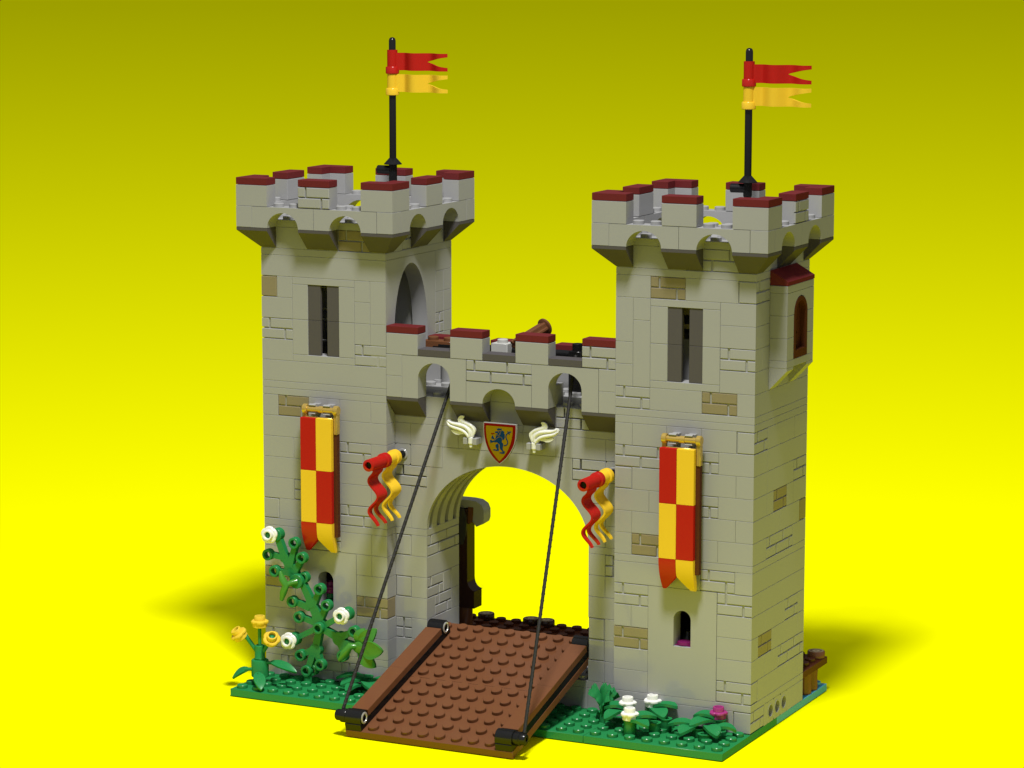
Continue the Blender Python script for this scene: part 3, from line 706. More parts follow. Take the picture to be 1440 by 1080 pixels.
m = MB(); sp(m, INN, .02, -.04); m.build('gold_field', P_GOLD, shield)
m = MB()
MANE = [(355, 452), (352, 425), (372, 402), (356, 388), (385, 380), (415, 382), (443, 370), (462, 345), (458, 318), (478, 298), (484, 272), (500, 260), (520, 280), (552, 300), (534, 318), (558, 355), (556, 420), (545, 455), (525, 468), (514, 476), (508, 445), (495, 415), (470, 397), (435, 396), (405, 408), (378, 432)]
HEAD = [(342, 300), (360, 285), (400, 283), (440, 280), (472, 280), (464, 300), (446, 318), (449, 345), (434, 362), (405, 372), (368, 368), (360, 352), (372, 345), (385, 360), (400, 350), (402, 330), (375, 318), (350, 315)]
CROWN = [(372, 218), (395, 235), (412, 225), (432, 212), (450, 228), (470, 232), (490, 222), (492, 240), (478, 262), (400, 262), (385, 240)]
BODY = [(235, 505), (245, 470), (265, 460), (280, 490), (310, 485), (345, 475), (380, 445), (410, 420), (450, 408), (480, 415), (495, 440), (500, 470), (492, 520), (515, 540), (525, 575), (515, 625), (512, 670), (530, 710), (568, 730), (548, 745), (552, 770), (500, 770), (435, 750), (470, 735), (512, 740), (500, 710), (465, 675), (446, 640), (449, 590), (437, 560), (410, 540), (385, 515), (345, 525), (325, 510), (285, 525), (245, 535), (255, 512)]
LEG = [(355, 600), (362, 570), (385, 555), (410, 556), (426, 590), (426, 630), (415, 650), (435, 665), (420, 690), (428, 712), (370, 705), (298, 690), (330, 670), (385, 685), (388, 655), (365, 630)]
PAW = [(270, 440), (268, 405), (290, 372), (305, 378), (315, 410), (342, 455), (330, 462), (300, 445)]
for P_ in (MANE, HEAD, CROWN, BODY, LEG, PAW): sp(m, P_, .03, .0)
def stroke(m, pts, wd):
    for i in range(len(pts) - 1):
        (a, b), (c, d) = pts[i], pts[i + 1]; L = math.hypot(c - a, d - b); nx, ny = -(d - b) / L * wd / 2, (c - a) / L * wd / 2
        ex, ey = (c - a) / L * 2, (d - b) / L * 2
        sp(m, [(a + nx - ex, b + ny - ey), (c + nx + ex, d + ny + ey), (c - nx + ex, d - ny + ey), (a - nx - ex, b - ny - ey)], .030 + .0004 * i, .0)
stroke(m, [(538, 590), (560, 594), (585, 588), (605, 570), (617, 548), (622, 525), (616, 500), (606, 475), (592, 448), (585, 425), (581, 400), (586, 372), (600, 348), (622, 328), (650, 312), (690, 297)], 20)
stroke(m, [(620, 285), (632, 312), (640, 322)], 18); stroke(m, [(640, 326), (662, 350)], 16); stroke(m, [(655, 302), (690, 300)], 24)
m.build('lion', P_BLUE, shield)
m = MB(); sp(m, [(412, 298), (425, 288), (434, 298), (424, 308)], .036, .0); m.build('eye', P_GOLD, shield)
m = MB(); sp(m, [(262, 322), (285, 322), (300, 328), (320, 320), (342, 330), (320, 338), (292, 348), (262, 335)], .03, .0); m.build('tongue', P_RED, shield)
m = MB(); m.box(14.75, 15.3, .15, 1.0, 14.8, 15.3); m.build('mount', STONE, shield)

# ------------------------------------------------------------------ wings
W_MAIN = [(-1.46, 15.98), (-1.38, 16.08), (-1.26, 16.09), (-1.17, 16.0), (-0.97, 15.97), (-0.72, 15.97), (-0.76, 16.14), (-0.69, 16.29), (-0.57, 16.37), (-0.42, 16.37), (-0.38, 16.32), (-0.46, 16.19), (-0.4, 16.12), (-0.18, 16.03), (0.07, 15.92), (0.24, 15.8), (0.33, 15.7), (0.34, 15.56), (0.26, 15.38), (0.19, 15.22), (0.14, 15.13), (-0.18, 15.11), (-0.23, 15.28), (-0.38, 15.38), (-0.55, 15.43), (-0.72, 15.51), (-0.97, 15.56), (-1.16, 15.63), (-1.31, 15.73), (-1.43, 15.85)]
W_LOW = [(-1.18, 15.5), (-1.07, 15.53), (-0.89, 15.5), (-0.67, 15.47), (-0.38, 15.4), (-0.33, 15.34), (-0.55, 15.32), (-0.7, 15.28), (-0.87, 15.29), (-1.04, 15.37)]
W_P = [[(-1.36, 16.02), (-1.06, 15.90), (-0.67, 15.85), (-0.33, 15.78), (-0.11, 15.64), (0.0, 15.46), (-0.01, 15.23)],
       [(-1.38, 15.91), (-1.24, 15.77), (-0.97, 15.68), (-0.62, 15.60), (-0.33, 15.48), (-0.15, 15.33), (-0.07, 15.2)],
       [(-0.49, 16.3), (-0.61, 16.16), (-0.5, 16.04), (-0.23, 15.95), (0.06, 15.82), (0.22, 15.6), (0.14, 15.27)]]
def wing(xc, sx, label):
    t = thing('wing_ornament', label, 'wing ornament', (xc, .6, 15), 'white wings beside the shield')
    F = lambda u, w, z: (xc + sx * u, .4 - w, z)
    m = MB()
    m.poly(F, W_MAIN, -.02, -.14); m.poly(F, W_LOW, .0, -.12)
    for i, P_ in enumerate(W_P):
        k = len(P_); rr = [.055, .085, .10, .105, .10, .09, .08]
        # smooth the path
        Q = []
        for a in range(k - 1):
            p0 = P_[max(a - 1, 0)]; p1 = P_[a]; p2 = P_[a + 1]; p3 = P_[min(a + 2, k - 1)]
            for s in range(5):
                q = s / 5; Q.append(tuple(.5 * ((2 * p1[j]) + (-p0[j] + p2[j]) * q + (2 * p0[j] - 5 * p1[j] + 4 * p2[j] - p3[j]) * q * q + (-p0[j] + 3 * p1[j] - 3 * p2[j] + p3[j]) * q ** 3) for j in (0, 1)))
        Q.append(P_[-1]); n = len(Q)
        rad = [rr[min(6, int(6 * j / (n - 1)))] * (1 - (6 * j / (n - 1)) % 1) + rr[min(6, int(6 * j / (n - 1)) + 1)] * ((6 * j / (n - 1)) % 1) for j in range(n)]
        m.tube([F(u, .01 if i < 2 else -.08, z) for u, z in Q], rad, 10, up=(0, 1, 0))
    m.build('feathers', WHITE, t, smooth=True)
    m = MB(); x = xc + sx * .04
    m.lathe((x, .45, 14.84), (0, 0, 1), [(.13, 0), (.15, .02), (.15, .33), (.12, .35)], 20); m.lathe((x, .45, 14.6), (0, 0, 1), [(0, 0), (.05, .01), (.09, .06), (.09, .26)], 16); m.build('stem', WHITE, t, smooth=True)
    m = MB()
    for a in (-.42, .17): m.box(x + a, x + a + .25, .30, .70, 14.8, 15.16, c=.02)
    m.box(x - .42, x + .42, .62, 1.0, 14.8, 15.16, c=.02); m.build('clip', STONE, t)
wing(13.02, 1, 'white curled wing ornament clipped to the wall left of the lion shield')
wing(16.99, -1, 'white curled wing ornament clipped to the wall right of the lion shield')

# ------------------------------------------------------------------ climbing vine
def ring(m, x, y, z, r=.33, ri=.2, L=.42, mi=0): m.pipe((x, y + L / 2, z), (x, y - L / 2, z), r, ri, mi=mi)
def limb(m, a, b, w0=.2, w1=.2, y=-1.0, th=.17):
    (x0, z0), (x1, z1) = a, b; L = math.hypot(x1 - x0, z1 - z0); nx, nz = -(z1 - z0) / L, (x1 - x0) / L; w0 *= .84; w1 *= .86
    pts = [(x0 + nx * w0, z0 + nz * w0), (x0 - nx * w0, z0 - nz * w0), (x1 - nx * w1, z1 - nz * w1), (x1 + nx * w1, z1 + nz * w1)]
    m.poly(lambda u, w, z: (u, y - w, z), pts, th, -th)
vine = thing('climbing_vine', 'dark green branching vine with ringed tips climbing the left tower wall', 'vine', (3.4, -1, .6))
m = MB()
BR = [((2.81, 6.36), (2.30, 7.05), .30, .30), ((2.30, 7.05), (1.95, 7.65), .30, .24), ((1.95, 7.65), (1.46, 8.90), .24, .22), ((1.95, 7.62), (1.02, 7.72), .2, .17), ((2.30, 7.1), (2.65, 8.4), .22, .18),
      ((2.55, 6.75), (3.05, 7.6), .22, .17), ((2.35, 6.75), (1.42, 6.80), .2, .17)]
for i, (a, b, w0, w1) in enumerate(BR): limb(m, a, b, w0, w1, y=-1.0 - .003 * i)
for i, (x, z, r) in enumerate(((2.30, 7.02, .36), (1.95, 7.62, .3), (2.5, 6.75, .34))): m.lathe((x, -.80, z), (0, -1, 0), [(r, 0), (r, .36 + .004 * i)], 20)
for x, z in ((2.65, 8.55), (.92, 7.72), (3.13, 7.73), (1.35, 6.80), (2.81, 6.36)): ring(m, x, -1.12, z)
ring(m, 3.12, -.9, 6.55); m.cyl((1.46, -.75, 8.92), (1.46, -1.25, 8.92), .36)
m.cyl((2.81, -.8, 6.36), (2.81, -1.35, 6.36), .42, n=24)
m.build('branch', GREEN, vine, smooth=True)
m = MB(); y2 = -.95
BR = [((3.05, 6.25), (3.60, 5.25), .22, .26), ((3.60, 5.25), (4.0, 4.5), .30, .34), ((4.0, 4.5), (4.25, 3.79), .36, .36), ((3.75, 4.95), (4.2, 5.95), .22, .17), ((3.55, 4.85), (2.55, 5.12), .24, .17),
      ((4.2, 4.2), (4.62, 5.0), .22, .17), ((4.05, 3.98), (2.98, 4.26), .22, .17), ((4.3, 3.8), (5.75, 4.68), .2, .17), ((4.1, 3.75), (2.62, 2.98), .2, .17),
      ((4.2, 3.7), (3.92, 2.5), .24, .26), ((3.95, 2.55), (3.05, 2.08), .24, .17), ((3.95, 2.45), (4.2, 1.7), .24, .17), ((3.85, 2.5), (3.42, 1.25), .24, .2), ((4.35, 3.75), (5.4, 3.3), .22, .26),
      ((5.4, 3.3), (6.35, 3.75), .28, .17), ((5.4, 3.35), (5.85, 2.45), .28, .26), ((5.5, 3.1), (6.6, 2.95), .2, .2)]
for i, (a, b, w0, w1) in enumerate(BR): limb(m, a, b, w0, w1, y=y2 - .003 * i)
for i, (x, z, r) in enumerate(((3.62, 5.15, .3), (4.05, 4.4, .34), (4.22, 3.85, .42), (3.92, 2.45, .36), (5.45, 3.25, .4))): m.lathe((x, -.75, z), (0, -1, 0), [(r, 0), (r, .385 + .004 * i)], 20)
for x, z in ((4.25, 6.02), (2.47, 5.12), (4.7, 5.12), (2.9, 4.26), (6.46, 3.79), (2.96, 2.03), (4.26, 1.62), (3.35, 1.16), (5.71, 2.3)): ring(m, x, -1.08, z)
ring(m, 4.25, -1.2, 3.79, .33, .2, .5); ring(m, 3.62, -.85, 1.2)
for x, z in ((5.95, 4.75), (2.5, 2.92)): m.cyl((x, -.75, z), (x, -1.25, z), .38, n=24)
m.cyl((3.35, -1.0, .4), (3.35, -1.0, 1.0), .25)
m.build('branch', GREEN, vine, smooth=True)

def flower_head(o, ax, mat, name, parent, inner=None, sc=1.0):
    """round flower: cup, petal collar with five lobes and open tube"""
    m = MB(); ax = Vector(ax).normalized(); o = Vector(o)
    m.lathe(o, ax, [(.0, 0), (.36 * sc, 0), (.40 * sc, .03), (.40 * sc, .30)], 24)
    t = Vector((1, 0, 0)) if abs(ax.x) < .9 else Vector((0, 1, 0)); e1 = ax.cross(t).normalized(); e2 = ax.cross(e1); n = 50
    vs = []
    for h, k in ((.24, .93), (.28, 1.0), (.36, 1.0), (.41, .88)):
        for i in range(n):
            a = 2 * PI * i / n; r = (.435 + .065 * abs(math.cos(2.5 * a)) ** .6) * sc * k
            vs.append(tuple(o + ax * h + (e1 * math.cos(a) + e2 * math.sin(a)) * r))
    fs = [tuple(range(n))[::-1], tuple(range(3 * n, 4 * n))]
    for q in range(3):
        for i in range(n): j = (i + 1) % n; fs.append((q * n + i, q * n + j, (q + 1) * n + j, (q + 1) * n + i))
    m.add(vs, fs)
    m.lathe(o + ax * .38, ax, [(.19 * sc, .04), (.19 * sc, .25), (.21 * sc, .28), (.28 * sc, .28), (.30 * sc, .25), (.30 * sc, 0)], 24)
    ob = m.build(name, mat, parent, smooth=True)
    if inner:
        m = MB(); m.lathe(o + ax * .38, ax, [(.19 * sc, .06), (.09 * sc, .12), (0, .13)], 14); m.build('centre', inner, ob, smooth=True)
    return ob
VL = ['white flower on the topmost tip of the vine on the left tower', 'white flower on the vine to the right, under the small window', 'white flower low on the left side of the vine']
for i, (x, z) in enumerate(((1.18, 8.93), (5.82, 4.68), (2.36, 2.86))):
    t = thing('white_flower', VL[i], 'flower', (x, -1.2, z), 'white flowers on the vine')
    flower_head((x, -1.22, z), (.12, -1, .1), WHITE, 'petals', t, inner=GREEN)

def leaf(m, base, tip, width, thick=.05, droop=.15, up=(0, 0, 1), n=14, blunt=False):
    """pointed leaf blade with a shallow fold along its midrib"""
    A, B = Vector(base), Vector(tip); d = B - A; L = d.length; t = d.normalized(); u = Vector(up); sd = t.cross(u).normalized(); nn = sd.cross(t).normalized()
    vs = []
    for side in (1, -1):
        for i in range(n + 1):
            f = i / n; w = width * ((math.sin(PI * min(1, f * .92 + .06)) ** .75) * (1 if f < .98 else .25)) if not blunt else width * (.42 + .58 * math.sin(PI * f) if f < .55 else (1.0 - ((f - .55) / .45) ** 2.6 * .86))
            c = A + d * f + nn * (droop * 4 * f * (1 - f))
            th = nn * (thick * side)
            fold = nn * (.18 * w)
            vs += [tuple(c + sd * w + fold + th), tuple(c + th * (1.0 if side > 0 else 1)), tuple(c - sd * w + fold + th)]
    fs = []; k = 3 * (n + 1)
    for i in range(n):
        a = 3 * i
        for q in (0, 1):
            fs += [(a + q, a + q + 1, a + q + 4, a + q + 3), (k + a + q, k + a + q + 3, k + a + q + 4, k + a + q + 1)]
        fs += [(a, a + 3, k + a + 3, k + a), (a + 2, k + a + 2, k + a + 5, a + 5)]
    fs += [(0, k, k + 1, 1), (1, k + 1, k + 2, 2), (3 * n, 3 * n + 1, k + 3 * n + 1, k + 3 * n), (3 * n + 1, 3 * n + 2, k + 3 * n + 2, k + 3 * n + 1)]
    m.add(vs, fs)

# bright green leaf sprays plugged into the vine
t = thing('leaf_spray', 'bright green pointed leaf spray at the lower right of the vine, behind the left rope', 'leaf spray', (6.9, -1.4, 3))
m = MB(); c = (6.95, -1.35, 3.05)
leaf(m, (7.0, -1.35, 3.1), (8.0, -1.35, 4.15), .42, up=(0, -1, 0), thick=.09); leaf(m, (7.1, -1.4, 3.0), (8.5, -1.5, 2.95), .52, up=(0, -1, 0), thick=.09); leaf(m, (7.0, -1.4, 2.9), (8.0, -1.45, 1.95), .42, up=(0, -1, 0), thick=.09)
leaf(m, (6.9, -1.4, 3.2), (7.2, -1.3, 4.1), .35, up=(0, -1, 0), thick=.09)
m.lathe((7.0, -1.0, 3.05), (0, -1, 0), [(.45, 0), (.48, .1), (.45, .45), (.32, .52), (.32, .7), (.2, .74)], 20)
m.tube([(6.9, -1.6, 3.1), (6.55, -1.8, 3.1), (6.3, -1.9, 2.7), (5.95, -1.95, 2.25)], [.16, .22, .26, .12], 12)
m.build('leaves', GREEN_L, t, smooth=True)
t = thing('leaf_spray', 'small bright green drooping leaf at the middle joint of the vine', 'leaf spray', (2.6, -1.5, 6.2))
m = MB(); m.tube([(2.85, -1.3, 6.36), (2.6, -1.6, 6.3), (2.45, -1.75, 6.2)], [.2, .16, .14], 12)
m.tube([(2.0, -1.7, 6.95), (2.15, -1.75, 6.55), (2.4, -1.75, 6.2), (2.25, -1.8, 5.75), (2.15, -1.85, 5.3)], [.08, .2, .22, .2, .1], 12)
m.build('leaves', GREEN_L, t, smooth=True)

# ------------------------------------------------------------------ yellow flower plant
fp = thing('flower_plant', 'green stemmed plant carrying three yellow flowers at the left corner of the base', 'plant', (1.05, -2.5, .6))
x, y = 1.08, -2.5
m = MB(); m.lathe((x, y, .58), (0, 0, 1), [(.3, 0), (.3, .3), (.46, .32), (.5, .36), (.5, 1.24), (.47, 1.3), (.3, 1.32), (.3, 1.36), (.32, 1.4), (.29, 1.44), (.29, 2.12), (.24, 2.16), (.2, 2.16), (.2, 2.0)], 28)
m.cyl((x, y, 2.6), (x, y, 4.2), .1); m.cyl((x - .2, y, 2.35), (x - .95, y, 3.2), .12); m.cyl((x + .2, y, 2.35), (x + .72, y, 3.1), .12)
m.build('stem', GREEN, fp, smooth=True)
m = MB(); m.tube([(x - .3, y - .3, 1.36), (x - .7, y - .5, 1.35)], .1, 8); leaf(m, (x - .5, y - .4, 1.36), (-.62, y - .2, .62), .3, thick=.06, droop=.1, up=(0, -.6, 1)); m.build('leaf', GREEN, fp, smooth=True)
m = MB(); m.tube([(x + .4, y, 1.75), (x + .9, y, 1.78)], .1, 8); leaf(m, (x + .7, y, 1.8), (3.55, y - .1, 1.42), .26, thick=.06, droop=.14, up=(0, -.6, 1)); m.build('leaf', GREEN, fp, smooth=True)
m = MB(); m.tube([(x + .15, y - .4, 1.2), (x + .3, y - .8, 1.2)], .1, 8); leaf(m, (x + .2, y - .6, 1.25), (x + .95, y - 1.5, .55), .34, thick=.06, droop=.1); m.build('leaf', GREEN, fp, smooth=True)
FL = ['yellow flower pointing left, one of three on the green stem', 'yellow flower standing upright on the middle stem', 'yellow flower leaning towards the vine, right one on the stem']
for i, (o, ax) in enumerate((((-.1 + .0, y, 3.02), (-.45, -.5, .9)), ((1.1, y, 3.78), (0, 0, 1)), ((1.85, y, 3.0), (.45, -.6, .85)))):
    t = thing('yellow_flower', FL[i], 'flower', o, 'yellow flowers on the corner plant')
    flower_head(o, ax, YEL_F, 'petals', t, inner=GREEN, sc=1.02)

# ------------------------------------------------------------------ ground plants by the right tower
def low_plant(name, label, spots, lvs, group=None):
    t = thing(name, label, 'plant', (spots[0][0], spots[0][1], .4), group)
    m = MB()
    for (x, y, h) in spots: m.lathe((x, y, .4), (0, 0, 1), [(.3, 0), (.32, .03), (.32, h - .05), (.36, h - .03), (.36, h), (.2, h), (.2, h - .1)], 20)
    m.build('stalk', GREEN, t, smooth=True)
    m = MB()
    for a, b, w in lvs: leaf(m, a, b, w, thick=.08, droop=.18, blunt=True)
    m.build('leaves', GREEN, t, smooth=True)
    return t
low_plant('flowering_bush', 'green bush with broad leaves carrying the two left white flowers, by the fern', [(24.3, -3.05, .9), (23.3, -1.05, .9), (23.9, -2.0, .8)],
  [((24.3, -3.0, 1.3), (25.5, -2.2, 1.35), .45), ((24.3, -3.05, 1.2), (25.5, -3.3, 1.1), .4), ((24.1, -2.8, 1.2), (23.6, -1.7, 1.2), .4), ((23.3, -1.1, 1.3), (22.1, -1.5, 1.3), .45), ((23.2, -1.3, 1.2), (22.6, -2.5, .95), .4)], 'leafy bushes on the green base')
low_plant('flowering_bush', 'green bush with broad leaves under the single white flower beside the tower wall', [(24.4, -.2, .95), (25.6, -1.2, .7), (25.3, -2.0, .65)],
  [((24.4, -.3, 1.3), (25.9, -.3, 1.5), .42), ((24.5, -.4, 1.25), (25.6, -1.5, 1.15), .45)], 'leafy bushes on the green base')
low_plant('flowering_bush', 'green bush with broad leaves and a magenta flower at the corner of the right tower', [(28.4, -.4, .8), (27.6, -1.5, .5), (28.2, -2.1, .4)],
  [((28.3, -.5, 1.2), (27.0, -.7, 1.25), .4), ((28.2, -.7, 1.1), (27.3, -1.9, 1.0), .45), ((28.0, -1.3, .95), (29.0, -2.3, .75), .42), ((27.4, -1.2, .85), (25.9, -1.6, .85), .45), ((27.4, -1.5, .8), (27.0, -2.6, .7), .42), ((28.5, -1.4, .9), (29.6, -1.0, .8), .4)], 'leafy bushes on the green base')
low_plant('leafy_plant', 'low flat green leaves on the base between the vine and the drawbridge', [(8.4, -.6, .5), (6.9, -.4, .7), (6.2, -1.7, .3)],
  [((6.8, -.5, .9), (5.0, -.6, .8), .4), ((6.9, -.7, .85), (6.0, -1.9, .75), .45), ((7.0, -.9, .8), (8.1, -1.9, .7), .45), ((7.2, -.4, .9), (8.4, -.9, .8), .4), ((7.0, -1.4, .75), (6.6, -2.4, .6), .35)])
GFL = [('white_flower', (24.3, -3.05, 1.32), WHITE, 'white flower nearest the front edge of the green base', 'white flowers on the ground bushes'),
       ('white_flower', (23.3, -1.05, 1.32), WHITE, 'white flower beside the fern, behind the front one', 'white flowers on the ground bushes'),
       ('white_flower', (24.4, -.2, 1.36), WHITE, 'white flower on the bush close against the tower wall, right of the other two', 'white flowers on the ground bushes'),
       ('magenta_flower', (28.3, -.35, 1.2), MAGENTA, 'magenta flower on the bush at the corner of the right tower', None)]
for nm, o, mat, lab, g in GFL:
    t = thing(nm, lab, 'flower', o, g); flower_head(o, (0, 0, 1), mat, 'petals', t, sc=1.0)

fern = thing('fern', 'dark green upright crinkled fern on the base between drawbridge and right tower', 'fern', (21.8, -.9, .4))
m = MB()
def frond(m, base, ang, H, W, lean, lobes=4, n=20, cols=10):
    """cupped upright leaf with a scalloped outline; ang = direction it leans to"""
    bx, by, bz = base; dx, dy = math.cos(ang), math.sin(ang); sx, sy = -dy, dx; vs = []
    for i in range(n + 1):
        v = i / n; sc = 1 + .20 * abs(math.sin(v * lobes * PI)) * (v > .25)
        half = W * (.30 + .70 * v ** .7) * sc
        for k in range(cols + 1):
            u = k / cols * 2 - 1
            out = lean * v ** 2.4 - .32 * W * (1 - u * u) * v - .12 * v + .16 * v ** 3 * abs(u)
            z = bz + H * v * (1 - .10 * v - .16 * u * u * v) + .09 * math.cos(5 * PI * u) * v ** 5
            vs.append((bx + dx * out + sx * half * u, by + dy * out + sy * half * u, z))
    N = len(vs); th = .09
    vs += [(a - dx * th, b - dy * th, c - th * .3) for a, b, c in vs]
    fs = []; C = cols + 1
    for i in range(n):
        for k in range(cols):
            a = i * C + k; fs += [(a, a + 1, a + C + 1, a + C), (N + a, N + a + C, N + a + C + 1, N + a + 1)]
        fs += [(i * C, i * C + C, N + i * C + C, N + i * C), (i * C + cols, N + i * C + cols, N + i * C + C + cols, i * C + C + cols)]
    for k in range(cols): fs += [(n * C + k, n * C + k + 1, N + n * C + k + 1, N + n * C + k), (k, N + k, N + k + 1, k + 1)]
    m.add(vs, fs)
frond(m, (21.7, -1.0, .45), PI * 1.08, 2.2, .42, .62); frond(m, (22.0, -1.0, .45), -PI * .06, 1.9, .50, .55); frond(m, (21.9, -.85, .45), PI * .42, 2.25, .50, .3); frond(m, (21.95, -1.1, .45), -PI * .42, .7, .4, .25)
m.build('fronds', GREEN, fern, smooth=True)
m = MB(); m.lathe((21.9, -.95, .4), (0, 0, 1), [(.3, 0), (.3, .4), (.22, .6)], 16); m.build('stalk', GREEN, fern, smooth=True)

# ------------------------------------------------------------------ post with axe blade, seen through the gateway
post = thing('timber_post', 'tall dark brown timber post standing on the dock, seen through the gateway', 'post', (9.0, 7.5, 2))
m = MB(); m.box(7.7, 9.5, 7.0, 8.0, 4.75, 9.6, c=.015)
n = 10; pts = [(8.2, 3.75), (10.45, 3.75), (10.45, 4.75)] + [(10.0 + .5 * (1 - math.cos(PI / 2 * k / n)) ** 1 * 1.0 if False else 10.5 - .5 * math.sin(PI / 2 * k / n), 5.45 - .65 * math.cos(PI / 2 * k / n)) for k in range(n + 1)] + [(8.2, 5.45)]
m.poly(lambda u, w, z: (u - .5, 7.0 - w, z), pts, .004, -.99)
m.build('shaft', BROWN_D, post, smooth=True)
m = MB(); m.lathe((9.15, 7.5, 2.0), (0, 0, 1), [(.42, 0), (.42, 1.74)], 14); m.lathe((8.3, 7.5, 2.0), (0, 0, 1), [(.42, 0), (.42, 1.74)], 14); m.build('foot', BROWN, post, smooth=True)
m = MB(); pts = [(8.3, 9.55), (8.3, 10.15), (10.0, 10.15), (10.5, 10.1), (10.85, 9.9), (10.98, 9.6), (10.98, 9.1), (10.9, 8.85), (10.5, 8.6), (10.25, 8.9), (10.3, 9.3), (10.3, 9.75), (9.3, 9.6)]
m.poly(lambda u, w, z: (u - .5, 7.2 - w, z), pts, 0, -.9); m.build('bracket', STONE, post, smooth=True)
m = MB(); m.poly(lambda u, w, z: (u - .5, 7.15 - w, z), [(9.98, 9.75), (10.32, 9.72), (10.3, 9.3), (10.24, 8.9), (9.98, 8.7)], .0, -.8); m.build('brace', BROWN, post)
axe = thing('axe', 'dark grey curved axe blade hanging on the timber post', 'axe', (9.0, 6.9, 8.6))
m = MB(); pts = [(9.0, 8.95), (9.35, 9.1), (9.55, 9.75), (9.8, 9.7), (9.98, 9.2), (10.0, 8.6), (9.95, 8.1), (9.75, 7.55), (9.5, 7.5), (9.3, 8.1), (9.0, 8.25)]
m.poly(lambda u, w, z: (u - .5, 6.9 - w, z), pts, 0, -.1); m.build('blade', plastic('dark_steel_plastic', (.05, .05, .045), .25), axe)
m = MB(); m.cyl((7.8, 6.8, 8.6), (8.9, 6.8, 8.6), .14); m.build('handle', BROWN, axe, smooth=True)

# ------------------------------------------------------------------ bits on the walkway
t = thing('winch', 'black winch axle and bracket behind the parapet between the towers', 'winch', (17, 3.2, 17.6))
m = MB(); m.cyl((9.6, 3.4, 19.75), (18.6, 3.4, 19.75), .22); m.box(9.3, 12.4, 3.1, 3.7, 19.35, 19.72, c=.03); m.box(15.2, 18.2, 3.2, 3.9, 19.3, 19.85, c=.03); m.build('axle', BLACK, t, smooth=True)
m = MB(); m.box(18.0, 18.75, 2.6, 3.4, 17.6, 20.05, c=.03); m.cyl((18.38, 3.0, 20.0), (18.38, 3.0, 20.45), .3); m.lathe((18.38, 3.0, 19.9), (0, 0, 1), [(.3, 0), (.42, .02), (.42, .14), (.3, .16)], 20); m.build('bracket', BLACK, t, smooth=True)
m = MB(); m.lathe((14.55, 3.0, 19.7), (1, 0, 0), [(.3, 0), (.5, 0), (.55, .06), (.55, .24), (.5, .3), (.3, .3)], 28, closed=True); m.build('wheel', BLACK, t, smooth=True)
t = thing('lever', 'brown ribbed lever with a round disc end rising above the middle parapet', 'lever', (15.3, 3.2, 19.8))
m = MB(); A = Vector((15.1, 1.9, 20.3)); B = Vector((15.87, 4.0, 21.08)); dd = (B - A).normalized(); m.lathe(A, dd, [(.3, 0), (.3, (B - A).length)], 8)
for k in range(5):
    a = k * 2 * PI / 5; o = Vector((math.cos(a), math.sin(a) * .5, -math.sin(a) * .8)) * .26; m.cyl(A + o, B + o, .12, n=8)
m.build('handle', BROWN, t, smooth=True)
m = MB(); m.lathe(B - dd * .04, dd, [(.46, 0), (.5, .03), (.5, .12), (.46, .16)], 28); m.build('disc', BROWN, t, smooth=True)
t = tag(None or (lambda: (lambda m: (m.box(8.6, 10.6, 3.2, 4.0, 19.6, 20.0, c=.02), m.studs(8.6, 10.6, 3.1, 4.1, 20.0), m.build('brown_seat', BROWN, smooth=True))[-1])(MB()))(), 'brown studded block behind the first gap of the parapet by the left tower', 'brick')
m = MB(); m.box(13.25, 14.25, 2.6, 3.5, 17.6, 20.2, c=.02); m.stud(13.75, 3.05, 20.2)
tag(m.build('pale_brick', PALE, smooth=True), 'pale grey one-stud brick behind the second gap of the parapet', 'brick')

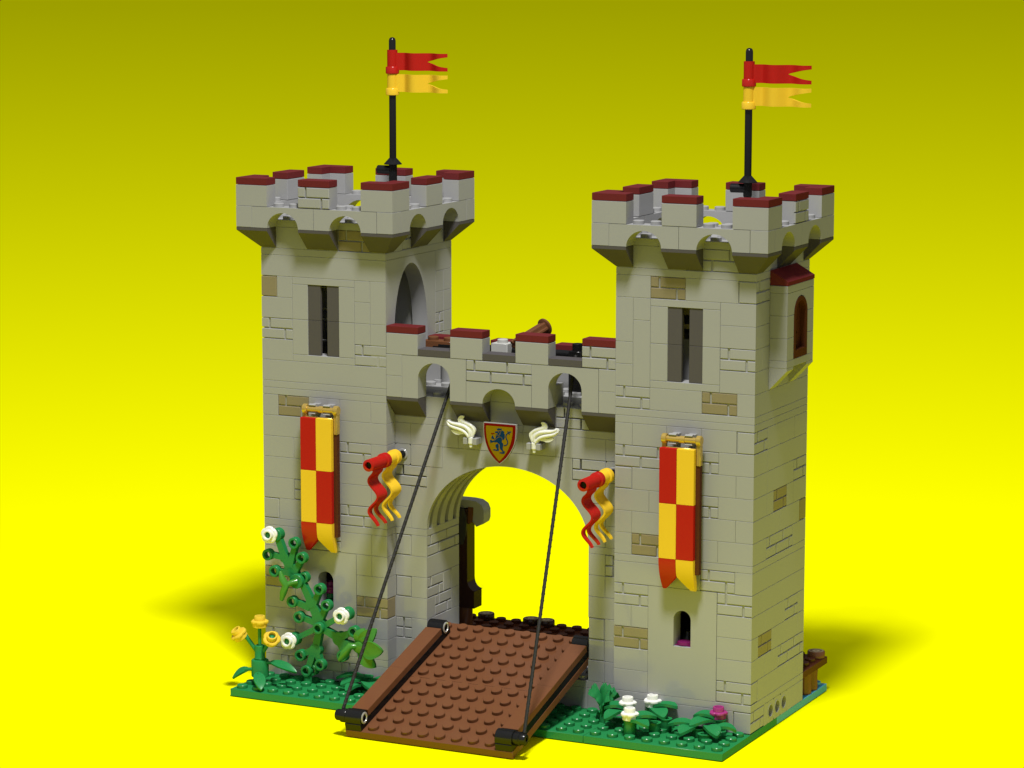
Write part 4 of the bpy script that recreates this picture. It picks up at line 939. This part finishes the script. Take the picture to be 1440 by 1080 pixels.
# ------------------------------------------------------------------ things inside the lower windows
t = thing('magenta_flower', 'dark magenta flower standing inside the small lower window of the left tower', 'flower', (4.6, .9, 4.9))
flower_head((3.5, 1.4, 5.25), (0, 0, 1), MAGENTA, 'petals', t); m = MB(); m.lathe((3.5, 1.4, 2.0), (0, 0, 1), [(.25, 0), (.25, 2.9), (.42, 3.0), (.42, 3.24)], 16); m.build('stem', GREEN, t, smooth=True)
t = thing('round_pot', 'glossy black round pot inside the small lower window of the right tower', 'pot', (26.6, .9, 4.6))
m = MB(); m.lathe((25.75, 1.45, 4.35), (0, 0, 1), [(.2, 0), (.4, .15), (.48, .4), (.42, .7), (.25, .85), (.22, 1.0), (.28, 1.05)], 24); m.build('body', BLACK, t, smooth=True)
m = MB(); m.lathe((25.95, .55, 4.80), (0, 0, 1), [(.2, 0), (.44, .05), (.4, .2), (.2, .24)], 20); m.box(25.52, 26.46, .2, .96, 4.81, 4.84)
tag(m.build('magenta_bowl', PURPLE, smooth=True), 'flat magenta piece on the sill of the lower window of the right tower', 'bowl')

# ------------------------------------------------------------------ camera, lights, world
cam = bpy.data.cameras.new('camera'); co = bpy.data.objects.new('camera', cam); COL.objects.link(co)
co.location = Vector((84.1991, -140.3251, 42.7803)) * S; co.rotation_euler = (1.4160620851, -.00073989, .4535700614)
cam.sensor_width = 36; cam.lens = 4066.3914 / 1440 * 36; cam.clip_start = .01; cam.clip_end = 9000 * S
SC.camera = co

li = bpy.data.lights.new('studio_lamp', 'POINT'); lo = bpy.data.objects.new('studio_lamp', li); COL.objects.link(lo)
lo.location = Vector((32.5, -33, 95)) * S; li.shadow_soft_size = 7.5 * S
li.use_nodes = True; nt = li.node_tree; em = [n for n in nt.nodes if n.type == 'EMISSION'][0]
fo = nt.nodes.new('ShaderNodeLightFalloff'); fo.inputs['Strength'].default_value = 1.0
nt.links.new(fo.outputs['Constant'], em.inputs['Strength'])
li.energy = 48.0; li.color = (1, .985, .95)

w = bpy.data.worlds.new('World'); SC.world = w; w.use_nodes = True
bg = w.node_tree.nodes['Background']; bg.inputs[0].default_value = (.95, .98, 1.0, 1); bg.inputs[1].default_value = .33

SC.view_settings.view_transform = 'Standard'; SC.view_settings.look = 'None'; SC.view_settings.gamma = 1; SC.view_settings.exposure = 0
SC.view_settings.use_curve_mapping = False
SC.render.resolution_x = 1024; SC.render.resolution_y = 768
